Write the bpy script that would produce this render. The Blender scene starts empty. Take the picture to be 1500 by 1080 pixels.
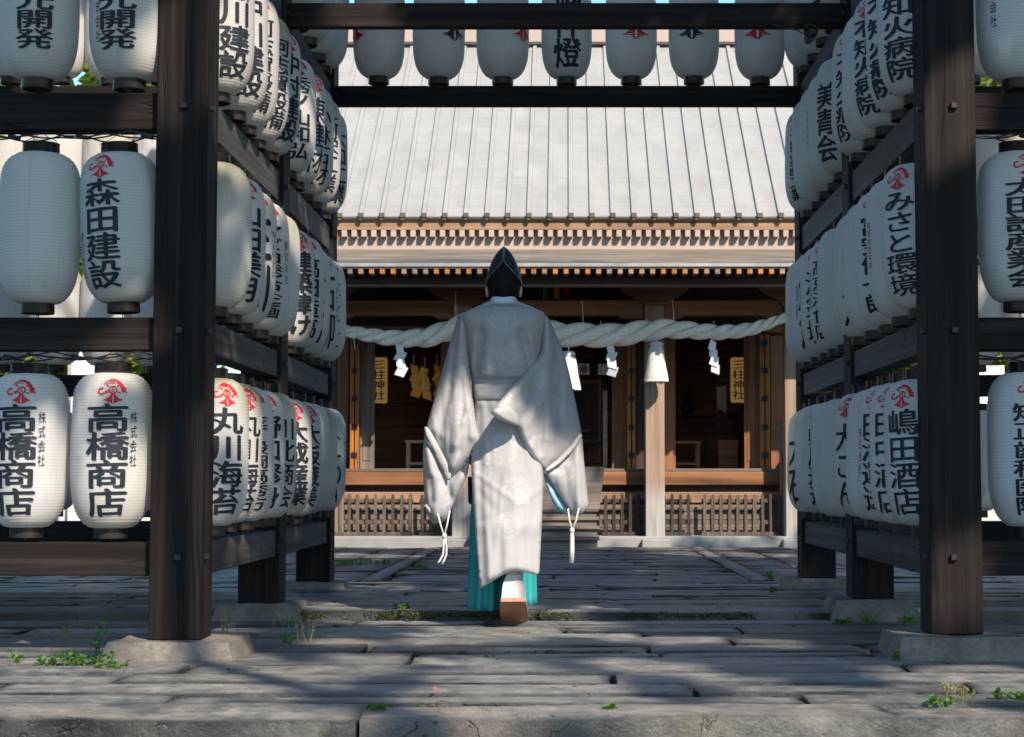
import bpy, bmesh, math, random
import numpy as np
from mathutils import Vector, Matrix, geometry, noise

random.seed(7)
rng = np.random.default_rng(7)
R = math.radians
scene = bpy.context.scene
COL = scene.collection

# ------------------------------------------------------------------ camera, sky, sun, exposure
PITCH, CAM_H, FPX, PX0, PY0 = R(3.8), 0.70, 2500.0, 829.0, 540.0
cam_d = bpy.data.cameras.new("camera")
cam = bpy.data.objects.new("camera", cam_d)
COL.objects.link(cam)
cam.location = (0, 0, CAM_H)
cam.rotation_euler = (R(90) + PITCH, 0, 0)
cam_d.sensor_width = 36
cam_d.lens = 36 * FPX / 1500
cam_d.shift_x = (750 - PX0) / 1500
cam_d.clip_start, cam_d.clip_end = 0.05, 600
cam_d.dof.use_dof = True
cam_d.dof.focus_distance = 8.6
cam_d.dof.aperture_fstop = 7.1
scene.camera = cam

SUN_EL, SUN_AZ = R(40), R(30)          # the sun stands behind the camera, to the right
SUNV = Vector((math.sin(SUN_AZ) * math.cos(SUN_EL), -math.cos(SUN_AZ) * math.cos(SUN_EL), math.sin(SUN_EL)))
world = bpy.data.worlds.new("World")
scene.world = world
world.use_nodes = True
wn = world.node_tree
wn.nodes.clear()
sky = wn.nodes.new("ShaderNodeTexSky")
sky.sky_type = 'NISHITA'
sky.sun_disc = False
sky.sun_elevation = SUN_EL
sky.sun_rotation = R(180) - SUN_AZ
sky.air_density = 1.0
sky.dust_density = 0.6
sky.ozone_density = 3.0
wbg = wn.nodes.new("ShaderNodeBackground")
wbg.inputs[1].default_value = 0.15
wout = wn.nodes.new("ShaderNodeOutputWorld")
wtint = wn.nodes.new("ShaderNodeMix")
wtint.data_type, wtint.blend_type = 'RGBA', 'MULTIPLY'
wtint.inputs[0].default_value = 1.0
wtint.inputs[7].default_value = (0.86, 1.04, 1.06, 1)
wn.links.new(sky.outputs[0], wtint.inputs[6])
wn.links.new(wtint.outputs[2], wbg.inputs[0])
wn.links.new(wbg.outputs[0], wout.inputs[0])
sun_d = bpy.data.lights.new("sun", 'SUN')
sun_d.energy = 5.0
sun_d.angle = R(0.53)
sun_d.color = (1.0, 0.865, 0.725)
sun = bpy.data.objects.new("sun", sun_d)
COL.objects.link(sun)
sun.location = SUNV * 40
sun.rotation_euler = SUNV.to_track_quat('Z', 'Y').to_euler()
vs = scene.view_settings
scene.display_settings.display_device = 'sRGB'
vs.view_transform = 'Standard'
vs.look = 'None'
vs.exposure = 0.85
vs.gamma = 1.0
scene.cycles.max_bounces = 8
scene.cycles.use_denoising = True


# ------------------------------------------------------------------ measuring helper: photograph pixel + distance -> point
def W(px, py, Y):
    u, v = (px - PX0) / FPX, (PY0 - py) / FPX
    t = Y / (math.cos(PITCH) - v * math.sin(PITCH))
    return Vector((u * t, Y, CAM_H + t * (math.sin(PITCH) + v * math.cos(PITCH))))


def ZY(py, Y): return W(PX0, py, Y).z
def XY(px, Y): return W(px, 706, Y).x


def ground_pt(px, py, z=0.0):
    u, v = (px - PX0) / FPX, (PY0 - py) / FPX
    t = (z - CAM_H) / (math.sin(PITCH) + v * math.cos(PITCH))
    return Vector((u * t, t * (math.cos(PITCH) - v * math.sin(PITCH)), z))


# ------------------------------------------------------------------ object helpers
def world_off(o):
    v = Vector((0, 0, 0))
    while o is not None:
        v += o.location
        o = o.parent
    return v


def tag(o, label=None, cat=None, group=None, kind=None):
    if label: o["label"] = label
    if cat: o["category"] = cat
    if group: o["group"] = group
    if kind: o["kind"] = kind
    return o


def thing(name, label, cat, loc=(0, 0, 0), group=None):
    o = bpy.data.objects.new(name, None)
    o.empty_display_size = 0.1
    COL.objects.link(o)
    o.location = loc
    return tag(o, label, cat, group)


class MB:
    """collects shapes (world coordinates) and links them as ONE mesh object"""
    def __init__(s): s.v, s.f = [], []

    def add(s, verts, faces):
        b = len(s.v)
        s.v += [tuple(p) for p in verts]
        s.f += [tuple(i + b for i in f) for f in faces]
        return s

    def box(s, x0, x1, y0, y1, z0, z1, mat=None):
        p = [(x0, y0, z0), (x1, y0, z0), (x1, y1, z0), (x0, y1, z0), (x0, y0, z1), (x1, y0, z1), (x1, y1, z1), (x0, y1, z1)]
        if mat is not None: p = [mat @ Vector(q) for q in p]
        return s.add(p, [(0, 3, 2, 1), (4, 5, 6, 7), (0, 1, 5, 4), (1, 2, 6, 5), (2, 3, 7, 6), (3, 0, 4, 7)])

    def cbox(s, c, size, rot=None):
        m = Matrix.Translation(c) @ (rot if rot is not None else Matrix.Identity(4))
        a, b, d = size[0] / 2, size[1] / 2, size[2] / 2
        return s.box(-a, a, -b, b, -d, d, m)

    def tube(s, pts, r, n=8, cap=True):
        pts = [Vector(p) for p in pts]
        rs = r if isinstance(r, (list, tuple)) else [r] * len(pts)
        base = len(s.v)
        up = None
        for i, p in enumerate(pts):
            d = (pts[min(i + 1, len(pts) - 1)] - pts[max(i - 1, 0)])
            d = d.normalized() if d.length > 1e-9 else Vector((0, 0, 1))
            if up is None:
                up = d.orthogonal().normalized()
            else:
                up = up - d * up.dot(d)
                up = up.normalized() if up.length > 1e-6 else d.orthogonal().normalized()
            w = d.cross(up)
            for k in range(n):
                a = 2 * math.pi * k / n
                s.v.append(tuple(p + (up * math.cos(a) + w * math.sin(a)) * rs[i]))
        for i in range(len(pts) - 1):
            for k in range(n):
                a, b = base + i * n + k, base + i * n + (k + 1) % n
                s.f.append((a, b, b + n, a + n))
        if cap:
            s.f.append(tuple(base + k for k in reversed(range(n))))
            s.f.append(tuple(base + (len(pts) - 1) * n + k for k in range(n)))
        return s

    def lathe(s, prof, n=24, c=(0, 0, 0), cap=False):
        base = len(s.v)
        for r, z in prof:
            for k in range(n):
                a = 2 * math.pi * k / n
                s.v.append((c[0] + r * math.cos(a), c[1] + r * math.sin(a), c[2] + z))
        for i in range(len(prof) - 1):
            for k in range(n):
                a, b = base + i * n + k, base + i * n + (k + 1) % n
                s.f.append((a, b, b + n, a + n))
        if cap:
            s.f.append(tuple(base + k for k in reversed(range(n))))
            s.f.append(tuple(base + (len(prof) - 1) * n + k for k in range(n)))
        return s

    def prism(s, poly, y0, y1):
        """poly of (x, z), pulled from y0 to y1"""
        n = len(poly)
        area = sum(poly[i][0] * poly[(i + 1) % n][1] - poly[(i + 1) % n][0] * poly[i][1] for i in range(n))
        if area < 0: poly = poly[::-1]
        v = [(x, y0, z) for x, z in poly] + [(x, y1, z) for x, z in poly]
        f = [tuple(range(n)), tuple(reversed(range(n, 2 * n)))]
        for i in range(n):
            j = (i + 1) % n
            f.append((j, i, i + n, j + n))
        return s.add(v, f)

    def prism_x(s, poly, x0, x1):
        """poly of (y, z), pulled along x"""
        n = len(poly)
        area = sum(poly[i][0] * poly[(i + 1) % n][1] - poly[(i + 1) % n][0] * poly[i][1] for i in range(n))
        if area > 0: poly = poly[::-1]
        v = [(x0, y, z) for y, z in poly] + [(x1, y, z) for y, z in poly]
        f = [tuple(range(n)), tuple(reversed(range(n, 2 * n)))]
        for i in range(n):
            j = (i + 1) % n
            f.append((j, i, i + n, j + n))
        return s.add(v, f)

    def build(s, name, mat, parent=None, smooth=False, bevel=0.0, seg=1, auto=None):
        off = world_off(parent) if parent is not None else Vector((0, 0, 0))
        me = bpy.data.meshes.new(name)
        me.from_pydata([(a - off.x, b - off.y, c - off.z) for a, b, c in s.v], [], s.f)
        if bevel > 0:
            bm = bmesh.new()
            bm.from_mesh(me)
            es = [e for e in bm.edges if len(e.link_faces) == 2 and e.calc_face_angle(0) > 0.5]
            bmesh.ops.bevel(bm, geom=es, offset=bevel, segments=seg, profile=0.5, affect='EDGES', clamp_overlap=True)
            bm.to_mesh(me)
            bm.free()
        if smooth:
            me.shade_smooth()
        if auto is not None:
            me.shade_smooth()
            me.set_sharp_from_angle(angle=auto)
        me.materials.append(mat)
        o = bpy.data.objects.new(name, me)
        COL.objects.link(o)
        if parent is not None: o.parent = parent
        return o


# ------------------------------------------------------------------ materials
class NT:
    def __init__(s, name):
        s.m = bpy.data.materials.new(name)
        s.m.use_nodes = True
        s.t = s.m.node_tree
        s.p = s.t.nodes["Principled BSDF"]
        s.out = s.t.nodes["Material Output"]

    def n(s, typ, **kw):
        nd = s.t.nodes.new(typ)
        for k, v in kw.items():
            if k.startswith("i_"):
                key = k[2:]
                nd.inputs[int(key) if key.isdigit() else key].default_value = v
            else:
                setattr(nd, k, v)
        return nd

    def l(s, a, b): s.t.links.new(a, b)

    def coords(s, scale=(1, 1, 1), kind="Object"):
        tc = s.n("ShaderNodeTexCoord")
        mp = s.n("ShaderNodeMapping")
        mp.inputs["Scale"].default_value = scale
        s.l(tc.outputs[kind], mp.inputs[0])
        return mp.outputs[0]

    def noise(s, vec, scale, detail=4, rough=0.55, dist=0.0):
        nd = s.n("ShaderNodeTexNoise")
        nd.inputs["Scale"].default_value = scale
        nd.inputs["Detail"].default_value = detail
        nd.inputs["Roughness"].default_value = rough
        nd.inputs["Distortion"].default_value = dist
        s.l(vec, nd.inputs["Vector"])
        return nd.outputs["Fac"]

    def ramp(s, fac, stops):
        nd = s.n("ShaderNodeValToRGB")
        el = nd.color_ramp.elements
        while len(el) < len(stops): el.new(0.5)
        for e, (p, c) in zip(el, stops):
            e.position = p
            e.color = (c[0], c[1], c[2], 1) if not isinstance(c, (int, float)) else (c, c, c, 1)
        s.l(fac, nd.inputs[0])
        return nd.outputs[0]

    def mix(s, fac, a, b, mode='MIX'):
        nd = s.n("ShaderNodeMix", data_type='RGBA', blend_type=mode)
        for sock, val in ((nd.inputs[0], fac), (nd.inputs[6], a), (nd.inputs[7], b)):
            if hasattr(val, "is_linked") or hasattr(val, "links"): s.l(val, sock)
            elif isinstance(val, (int, float)): sock.default_value = val
            else: sock.default_value = (val[0], val[1], val[2], 1)
        return nd.outputs[2]

    def math(s, op, a, b=None):
        nd = s.n("ShaderNodeMath", operation=op)
        for i, val in enumerate((a, b)):
            if val is None: continue
            if isinstance(val, (int, float)): nd.inputs[i].default_value = val
            else: s.l(val, nd.inputs[i])
        return nd.outputs[0]

    def bump(s, h, strength=0.3, dist=0.01):
        nd = s.n("ShaderNodeBump")
        nd.inputs["Strength"].default_value = strength
        nd.inputs["Distance"].default_value = dist
        s.l(h, nd.inputs["Height"])
        s.l(nd.outputs[0], s.p.inputs["Normal"])

    def base(s, c):
        if isinstance(c, (tuple, list)): s.p.inputs["Base Color"].default_value = (c[0], c[1], c[2], 1)
        else: s.l(c, s.p.inputs["Base Color"])
        return s

    def rough(s, r): s.p.inputs["Roughness"].default_value = r; return s
    def spec(s, r): s.p.inputs["Specular IOR Level"].default_value = r; return s


def wood(name, dark, mid, light, axis, freq=16.0, rough=0.7, bump=0.25, along=0.6, big=1.3, spec=0.3, crack=False):
    m = NT(name)
    sc = [freq, freq, freq]
    sc["xyz".index(axis)] = along
    v = m.coords(tuple(sc))
    g = m.noise(v, 1.0, 8, 0.62, 0.6)
    fine = m.noise(m.coords(tuple(x * (4 if x > along else 2) for x in sc)), 1.0, 4, 0.6)
    blot = m.noise(m.coords((big, big, big)), 1.0, 4, 0.6)
    c = m.ramp(g, [(0.28, dark), (0.5, mid), (0.74, light)])
    c = m.mix(m.ramp(fine, [(0.35, 0.0), (0.65, 1.0)]), m.mix(1.0, c, (0.72, 0.7, 0.68), 'MULTIPLY'), c)
    c = m.mix(m.ramp(blot, [(0.35, 0.0), (0.7, 1.0)]), c, m.mix(1.0, c, (0.6, 0.6, 0.62), 'MULTIPLY'))
    h = m.math('ADD', g, m.math('MULTIPLY', fine, 0.5))
    if crack:
        sc2 = [9.0, 9.0, 9.0]
        sc2["xyz".index(axis)] = 0.35
        k = m.math('ABSOLUTE', m.math('SUBTRACT', m.noise(m.coords(tuple(sc2)), 1.0, 2, 0.5, 0.3), 0.5))
        ck = m.math('MULTIPLY', m.ramp(k, [(0.0, 1.0), (0.012, 0.0)]), m.ramp(blot, [(0.45, 0.0), (0.55, 1.0)]))
        c = m.mix(ck, c, (0.006, 0.005, 0.005))
        h = m.math('SUBTRACT', h, m.math('MULTIPLY', ck, 2.0))
        sc3 = [5.0, 5.0, 5.0]
        sc3["xyz".index(axis)] = 2.2
        kn = m.n("ShaderNodeTexVoronoi")
        kn.inputs["Scale"].default_value = 1.0
        m.l(m.coords(tuple(sc3)), kn.inputs["Vector"])
        c = m.mix(m.ramp(kn.outputs["Distance"], [(0.05, 0.85), (0.13, 0.0)]), c, (0.009, 0.007, 0.006))
    m.base(c).rough(rough).spec(spec)
    m.bump(h, bump, 0.006)
    return m.m


def plain(name, c, rough=0.6, spec=0.4, metal=0.0, var=0.15, scale=8.0, bump=0.0):
    m = NT(name)
    n = m.noise(m.coords((scale,) * 3), 1.0, 5, 0.6)
    lo, hi = tuple(x * (1 - var) for x in c), tuple(min(1, x * (1 + var)) for x in c)
    m.base(m.ramp(n, [(0.3, lo), (0.7, hi)])).rough(rough).spec(spec)
    m.p.inputs["Metallic"].default_value = metal
    if bump: m.bump(n, bump, 0.01)
    return m.m


M = {}
for ax in "xyz":
    M["gate_" + ax] = wood("gate_wood_" + ax, (0.0055, 0.004, 0.0038), (0.0175, 0.0132, 0.0115), (0.043, 0.035, 0.029), ax, 22, 0.7, 0.4, 0.5, 0.9, 0.14, True)
    M["gate_grey_" + ax] = wood("grey_gate_wood_" + ax, (0.015, 0.0145, 0.0145), (0.05, 0.049, 0.048), (0.11, 0.107, 0.102), ax, 20, 0.7, 0.4, 0.5, 0.9, 0.3, True)
    M["hall_" + ax] = wood("hall_wood_" + ax, (0.10, 0.042, 0.018), (0.26, 0.115, 0.050), (0.38, 0.18, 0.085), ax, 11, 0.6, 0.15, 0.35, 1.0, 0.3)
    M["old_" + ax] = wood("weathered_wood_" + ax, (0.09, 0.075, 0.06), (0.21, 0.175, 0.145), (0.33, 0.28, 0.235), ax, 14, 0.8, 0.3, 0.4, 1.2, 0.2)
for ax in "xz":
    M["room_" + ax] = wood("room_wood_" + ax, (0.30, 0.12, 0.055), (0.50, 0.22, 0.10), (0.60, 0.29, 0.15), ax, 9, 0.5, 0.1, 0.4, 1.0, 0.3)
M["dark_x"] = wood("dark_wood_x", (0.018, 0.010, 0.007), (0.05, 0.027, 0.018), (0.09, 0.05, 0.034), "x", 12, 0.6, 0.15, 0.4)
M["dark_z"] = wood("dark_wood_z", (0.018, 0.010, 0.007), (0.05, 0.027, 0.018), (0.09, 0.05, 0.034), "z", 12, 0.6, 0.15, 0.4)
M["fence"] = wood("fence_wood", (0.05, 0.038, 0.03), (0.12, 0.092, 0.075), (0.22, 0.175, 0.14), "z", 22, 0.85, 0.4, 1.2, 2.0, 0.2)
M["fence_dark"] = wood("dark_fence_wood", (0.025, 0.018, 0.016), (0.06, 0.045, 0.04), (0.11, 0.085, 0.07), "z", 22, 0.8, 0.3, 1.2, 2.0, 0.2)
M["gold_wood"] = wood("golden_wood", (0.28, 0.10, 0.025), (0.46, 0.18, 0.045), (0.56, 0.24, 0.07), "z", 14, 0.5, 0.1, 0.4)
M["pale_wood"] = wood("pale_wood", (0.42, 0.33, 0.24), (0.58, 0.46, 0.35), (0.68, 0.56, 0.44), "x", 10, 0.6, 0.1, 0.5)
M["peach_wood"] = wood("peach_wood", (0.22, 0.125, 0.07), (0.35, 0.215, 0.13), (0.44, 0.285, 0.18), "x", 14, 0.6, 0.2, 0.3)
M["bleached"] = plain("bleached_board", (0.36, 0.285, 0.245), 0.7, 0.2, 0, 0.06, 3)
M["iron"] = plain("black_iron", (0.012, 0.011, 0.012), 0.45, 0.5, 0.3, 0.3, 30)
M["lacquer"] = plain("black_lacquer", (0.016, 0.014, 0.014), 0.16, 0.5, 0, 0.5, 20)
M["lacquer_worn"] = plain("worn_black_lacquer", (0.022, 0.018, 0.016), 0.42, 0.5, 0, 0.6, 25, 0.1)
M["cable"] = plain("black_rubber", (0.012, 0.012, 0.013), 0.55, 0.4)
M["ink"] = plain("black_ink", (0.016, 0.020, 0.027), 0.6, 0.2, 0, 0.35, 30)
M["red_ink"] = plain("red_ink", (0.46, 0.02, 0.035), 0.6, 0.2, 0, 0.2, 30)
M["gutter"] = plain("grey_metal", (0.33, 0.32, 0.30), 0.45, 0.5, 0.5, 0.25, 5)
M["dark_metal"] = plain("dark_roof_metal", (0.10, 0.085, 0.06), 0.5, 0.5, 0.4, 0.3, 6)
M["plinth"] = plain("plinth_stone", (0.235, 0.24, 0.235), 0.8, 0.2, 0, 0.18, 4, 0.1)
M["verdigris"] = plain("verdigris_bronze", (0.12, 0.20, 0.155), 0.6, 0.4, 0.3, 0.4, 14)
M["paper_white"] = plain("white_paper", (0.66, 0.655, 0.66), 0.7, 0.2, 0, 0.03)
M["rope_white"] = plain("white_rope", (0.80, 0.75, 0.67), 0.9, 0.1, 0, 0.22, 55, 0.7)
M["tassel_white"] = plain("white_tassel", (0.52, 0.50, 0.47), 0.9, 0.1, 0, 0.1, 30)
M["plaster"] = plain("white_plaster", (0.5, 0.49, 0.47), 0.9, 0.1, 0, 0.06, 2)
M["cloth_white"] = plain("white_cloth", (0.75, 0.74, 0.73), 0.9, 0.1, 0, 0.04, 5)


def paper_material(name, stain, seed):
    """ribbed washi: stains are wear with a shape of their own (runs below the top rim, soiling round the lower rim)"""
    m = NT(name)
    tc = m.n("ShaderNodeTexCoord")
    info = m.n("ShaderNodeObjectInfo")
    add = m.n("ShaderNodeVectorMath", operation='ADD')
    m.l(tc.outputs["Object"], add.inputs[0])
    m.l(m.math('MULTIPLY', info.outputs["Random"], 37.0 + seed), add.inputs[1])
    mp = m.n("ShaderNodeMapping")
    mp.inputs["Scale"].default_value = (16, 16, 1.6)
    m.l(add.outputs[0], mp.inputs[0])
    streak = m.noise(mp.outputs[0], 1.0, 5, 0.6)
    mp2 = m.n("ShaderNodeMapping")
    mp2.inputs["Scale"].default_value = (5, 5, 5)
    m.l(add.outputs[0], mp2.inputs[0])
    blot = m.noise(mp2.outputs[0], 1.0, 5, 0.6)
    sep = m.n("ShaderNodeSeparateXYZ")
    m.l(tc.outputs["Object"], sep.inputs[0])
    ang = m.math('ARCTAN2', sep.outputs[0], sep.outputs[1])
    seam = m.math('ABSOLUTE', m.math('SINE', m.math('ADD', m.math('MULTIPLY', ang, 4.0), m.math('MULTIPLY', info.outputs["Random"], 6.0))))
    seam = m.ramp(seam, [(0.0, 1.0), (0.05, 0.0)])
    z = sep.outputs[2]
    low = m.math('MULTIPLY', m.ramp(m.math('ADD', m.math('MULTIPLY', z, -1.6), m.math('MULTIPLY', streak, 0.35)), [(0.42, 0.0), (0.78, 1.0)]), 0.55)
    top = m.math('MULTIPLY', m.ramp(m.math('ADD', m.math('MULTIPLY', z, 1.5), m.math('MULTIPLY', streak, 0.7)), [(0.55, 0.0), (0.85, 1.0)]), stain)
    c = m.mix(m.ramp(blot, [(0.35, 0.0), (0.75, 0.5)]), (0.80, 0.795, 0.79), (0.70, 0.68, 0.65))
    c = m.mix(m.math('MULTIPLY', info.outputs["Random"], 0.30), c, (0.70, 0.66, 0.55))
    c = m.mix(m.math('MULTIPLY', seam, 0.38), c, (0.42, 0.36, 0.26))
    hoop = m.ramp(m.math('ABSOLUTE', m.math('SINE', m.math('MULTIPLY', m.math('ADD', z, 0.315), math.pi * 50 / 0.63))), [(0.0, 1.0), (0.55, 0.0)])
    c = m.mix(m.math('MULTIPLY', hoop, 0.42), c, (0.40, 0.385, 0.36))
    c = m.mix(low, c, (0.42, 0.34, 0.25))
    c = m.mix(top, c, (0.36, 0.33, 0.10) if stain > 0.4 else (0.46, 0.38, 0.26))
    m.base(c).rough(0.55).spec(0.25)
    tr = m.n("ShaderNodeBsdfTranslucent")
    m.l(c, tr.inputs[0])
    mx = m.n("ShaderNodeMixShader")
    mx.inputs[0].default_value = 0.5
    m.l(m.p.outputs[0], mx.inputs[1])
    m.l(tr.outputs[0], mx.inputs[2])
    m.l(mx.outputs[0], m.out.inputs[0])
    return m.m


M["paper"] = paper_material("lantern_paper", 0.12, 1)
M["paper_stained"] = paper_material("stained_lantern_paper", 0.75, 5)


def stone_material():
    m = NT("paving_stone")
    at = m.n("ShaderNodeAttribute", attribute_name="tint")
    v = m.coords((1, 1, 1))
    big = m.noise(v, 1.3, 5, 0.6)
    mid = m.noise(v, 9.0, 7, 0.65)
    fine = m.noise(v, 70.0, 5, 0.7)
    streak = m.noise(m.coords((3.2, 7.5, 2)), 1.0, 8, 0.72, 1.4)
    c = m.ramp(mid, [(0.28, (0.045, 0.053, 0.056)), (0.5, (0.155, 0.166, 0.167)), (0.75, (0.31, 0.305, 0.287))])
    c = m.mix(m.math('MULTIPLY', m.ramp(streak, [(0.38, 1.0), (0.52, 0.0)]), 0.5), c, (0.045, 0.048, 0.05))
    grit = m.noise(v, 160.0, 3, 0.8)
    c = m.mix(m.ramp(grit, [(0.30, 0.6), (0.46, 0.0)]), c, (0.03, 0.032, 0.034))
    c = m.mix(m.ramp(grit, [(0.58, 0.0), (0.75, 0.5)]), c, (0.36, 0.36, 0.35))
    c = m.mix(m.math('MULTIPLY', m.ramp(big, [(0.4, 0.0), (0.65, 1.0)]), 0.4), c, (0.30, 0.265, 0.225))
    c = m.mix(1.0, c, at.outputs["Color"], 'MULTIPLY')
    crk = m.math('ABSOLUTE', m.math('SUBTRACT', m.noise(m.coords((1.0, 2.2, 1)), 2.3, 6, 0.6, 0.5), 0.5))
    crk = m.math('MULTIPLY', m.ramp(crk, [(0.0, 1.0), (0.010, 0.0)]), m.ramp(big, [(0.45, 0.0), (0.6, 0.9)]))
    c = m.mix(crk, c, (0.02, 0.02, 0.019))
    moss = m.math('MULTIPLY', m.ramp(m.noise(m.coords((1.1, 5, 1)), 1.7, 6, 0.7), [(0.60, 0.0), (0.68, 1.0)]), 0.55)
    c = m.mix(moss, c, (0.075, 0.085, 0.035))
    m.base(c).spec(0.5)
    rr = m.ramp(mid, [(0.3, 0.30), (0.7, 0.58)])
    m.l(rr, m.p.inputs["Roughness"])
    h = m.math('ADD', m.math('ADD', mid, m.math('MULTIPLY', streak, 0.8)), m.math('MULTIPLY', fine, 0.45))
    h = m.math('SUBTRACT', h, crk)
    m.bump(h, 0.7, 0.011)
    return m.m


M["stone"] = stone_material()


def rock_material():
    m = NT("base_rock")
    v = m.coords((1, 1, 1))
    a, b = m.noise(v, 5, 7, 0.65), m.noise(v, 45, 6, 0.7)
    c = m.ramp(a, [(0.3, (0.085, 0.075, 0.065)), (0.55, (0.18, 0.16, 0.14)), (0.8, (0.29, 0.26, 0.23))])
    c = m.mix(m.ramp(b, [(0.3, 0.55), (0.55, 0.0)]), c, (0.06, 0.055, 0.05))
    m.base(c).rough(0.85).spec(0.25)
    m.bump(m.math('ADD', a, m.math('MULTIPLY', b, 0.5)), 0.7, 0.015)
    return m.m


M["rock"] = rock_material()


def soil_material():
    m = NT("soil")
    v = m.coords((1, 1, 1))
    a, b = m.noise(v, 3, 7, 0.65), m.noise(v, 40, 6, 0.7)
    c = m.ramp(a, [(0.3, (0.022, 0.02, 0.016)), (0.6, (0.05, 0.045, 0.032)), (0.8, (0.06, 0.065, 0.03))])
    m.base(c).rough(0.95).spec(0.1)
    m.bump(b, 0.8, 0.02)
    return m.m


M["soil"] = soil_material()


def leaf_material(name, a, b, trans=0.45):
    m = NT(name)
    n = m.noise(m.coords((1, 1, 1)), 1.7, 4, 0.6)
    n2 = m.noise(m.coords((1, 1, 1)), 14.0, 3, 0.6)
    c = m.mix(m.ramp(n2, [(0.3, 0.0), (0.7, 1.0)]), m.ramp(n, [(0.35, a), (0.65, b)]), b)
    m.base(c).rough(0.5).spec(0.35)
    tr = m.n("ShaderNodeBsdfTranslucent")
    m.l(m.mix(1.0, c, (1.0, 1.0, 0.55), 'MULTIPLY'), tr.inputs[0])
    mx = m.n("ShaderNodeMixShader")
    mx.inputs[0].default_value = trans
    m.l(m.p.outputs[0], mx.inputs[1])
    m.l(tr.outputs[0], mx.inputs[2])
    m.l(mx.outputs[0], m.out.inputs[0])
    return m.m


M["leaf_dark"] = leaf_material("dark_leaf", (0.025, 0.055, 0.012), (0.06, 0.11, 0.022), 0.25)
M["leaf_bright"] = leaf_material("bright_leaf", (0.11, 0.19, 0.02), (0.34, 0.38, 0.06), 0.5)
M["leaf_weed"] = leaf_material("weed_leaf", (0.05, 0.13, 0.025), (0.12, 0.24, 0.05), 0.4)
M["stem_dry"] = leaf_material("dry_stem", (0.16, 0.14, 0.05), (0.24, 0.22, 0.08), 0.3)
M["moss"] = leaf_material("moss", (0.05, 0.06, 0.015), (0.11, 0.13, 0.03), 0.2)
M["petal"] = leaf_material("pink_petal", (0.45, 0.12, 0.28), (0.6, 0.2, 0.4), 0.4)
M["bark"] = wood("bark", (0.03, 0.024, 0.018), (0.07, 0.056, 0.042), (0.13, 0.105, 0.08), "z", 14, 0.9, 0.8, 2.0, 2.0, 0.1)

# ------------------------------------------------------------------ the setting: soil, paving
mb = MB()
xs = [-300, -40, -12, -6, -3, 0, 3, 6, 12, 40, 300]
ys = [-300, -40, -6, 0, 4, 5.1, 8, 12, 18, 30, 60, 300]
idx = {}
for j, y in enumerate(ys):
    for i, x in enumerate(xs):
        idx[i, j] = len(mb.v)
        mb.v.append((x, y, -0.19 if y < 5.11 else -0.035))
for j in range(len(ys) - 1):
    for i in range(len(xs) - 1):
        mb.f.append((idx[i, j], idx[i + 1, j], idx[i + 1, j + 1], idx[i, j + 1]))
tag(mb.build("ground", M["soil"]), "dark damp soil showing between the paving stones", "ground", kind="structure")

STEP_Y = 8.80


def gz(x, y):
    """level of the paved ground"""
    z = 0.0 if y < STEP_Y else 0.04
    return z


pv, pf, ptint = [], [], []


def slab(x0, x1, y0, y1, z, res=0.07, amp=0.005, wob=0.012, skirt=0.07, tint=1.0, gap=0.011):
    nx, ny = max(2, int((x1 - x0) / res)), max(3, int((y1 - y0) / res))
    base = len(pv)
    tx, ty = random.uniform(-0.004, 0.004), random.uniform(-0.006, 0.006)
    sd = random.uniform(0, 99)
    nxx, nyy = nx + 3, ny + 3
    for j in range(nyy):
        for i in range(nxx):
            ii, jj = min(max(i - 1, 0), nx), min(max(j - 1, 0), ny)
            u, v = ii / nx, jj / ny
            x, y = x0 + gap + (x1 - x0 - 2 * gap) * u, y0 + gap + (y1 - y0 - 2 * gap) * v
            wy = wob * noise.noise((x * 1.7, sd, 0.3)) + wob * 0.6 * noise.noise((x * 6, sd, 1.3))
            wx = wob * noise.noise((y * 3, sd, 4.3))
            if jj == 0: y += wy
            if jj == ny: y += wob * noise.noise((x * 1.7, sd + 5, 0.3)) + wob * 0.6 * noise.noise((x * 6, sd + 7, 1.3))
            if ii in (0, nx): x += wx
            zz = z + tx * (u - .5) * 2 + ty * (v - .5) * 2 + amp * noise.noise((x * 2.2, y * 4.5, sd)) + amp * 0.6 * noise.noise((x * 7, y * 15, sd))
            edge = min(ii, nx - ii, jj, ny - jj)
            if edge == 0: zz -= 0.005 + 0.005 * noise.noise((x * 9, y * 9, sd))
            if i == 0 or i == nxx - 1 or j == 0 or j == nyy - 1: zz -= skirt
            pv.append((x, y, zz))
            kk = min(1.0, max(0.0, 0.30 + 0.75 * (noise.noise((x * 3.1, y * 3.1, sd + 2)) + 0.12)))
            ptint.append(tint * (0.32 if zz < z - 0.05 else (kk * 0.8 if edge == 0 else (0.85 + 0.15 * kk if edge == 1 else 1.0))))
    for j in range(nyy - 1):
        for i in range(nxx - 1):
            a = base + j * nxx + i
            pf.append((a, a + 1, a + nxx + 1, a + nxx))


def row(y0, y1, xa, xb, lmin, lmax, zf, **kw):
    x = xa - random.uniform(0, lmax)
    while x < xb:
        L = random.uniform(lmin, lmax)
        a, b = max(x, xa), min(x + L, xb)
        if b - a > 0.12:
            tn = random.uniform(0.72, 1.15)
            if abs((a + b) / 2) > 1.55 and 6.95 < y0 < 10.2: tn *= 0.55        # the racks' shade put into the stone tint, along with damp and dirt
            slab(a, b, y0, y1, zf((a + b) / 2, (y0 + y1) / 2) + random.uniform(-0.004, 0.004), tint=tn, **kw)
        x += L


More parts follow.
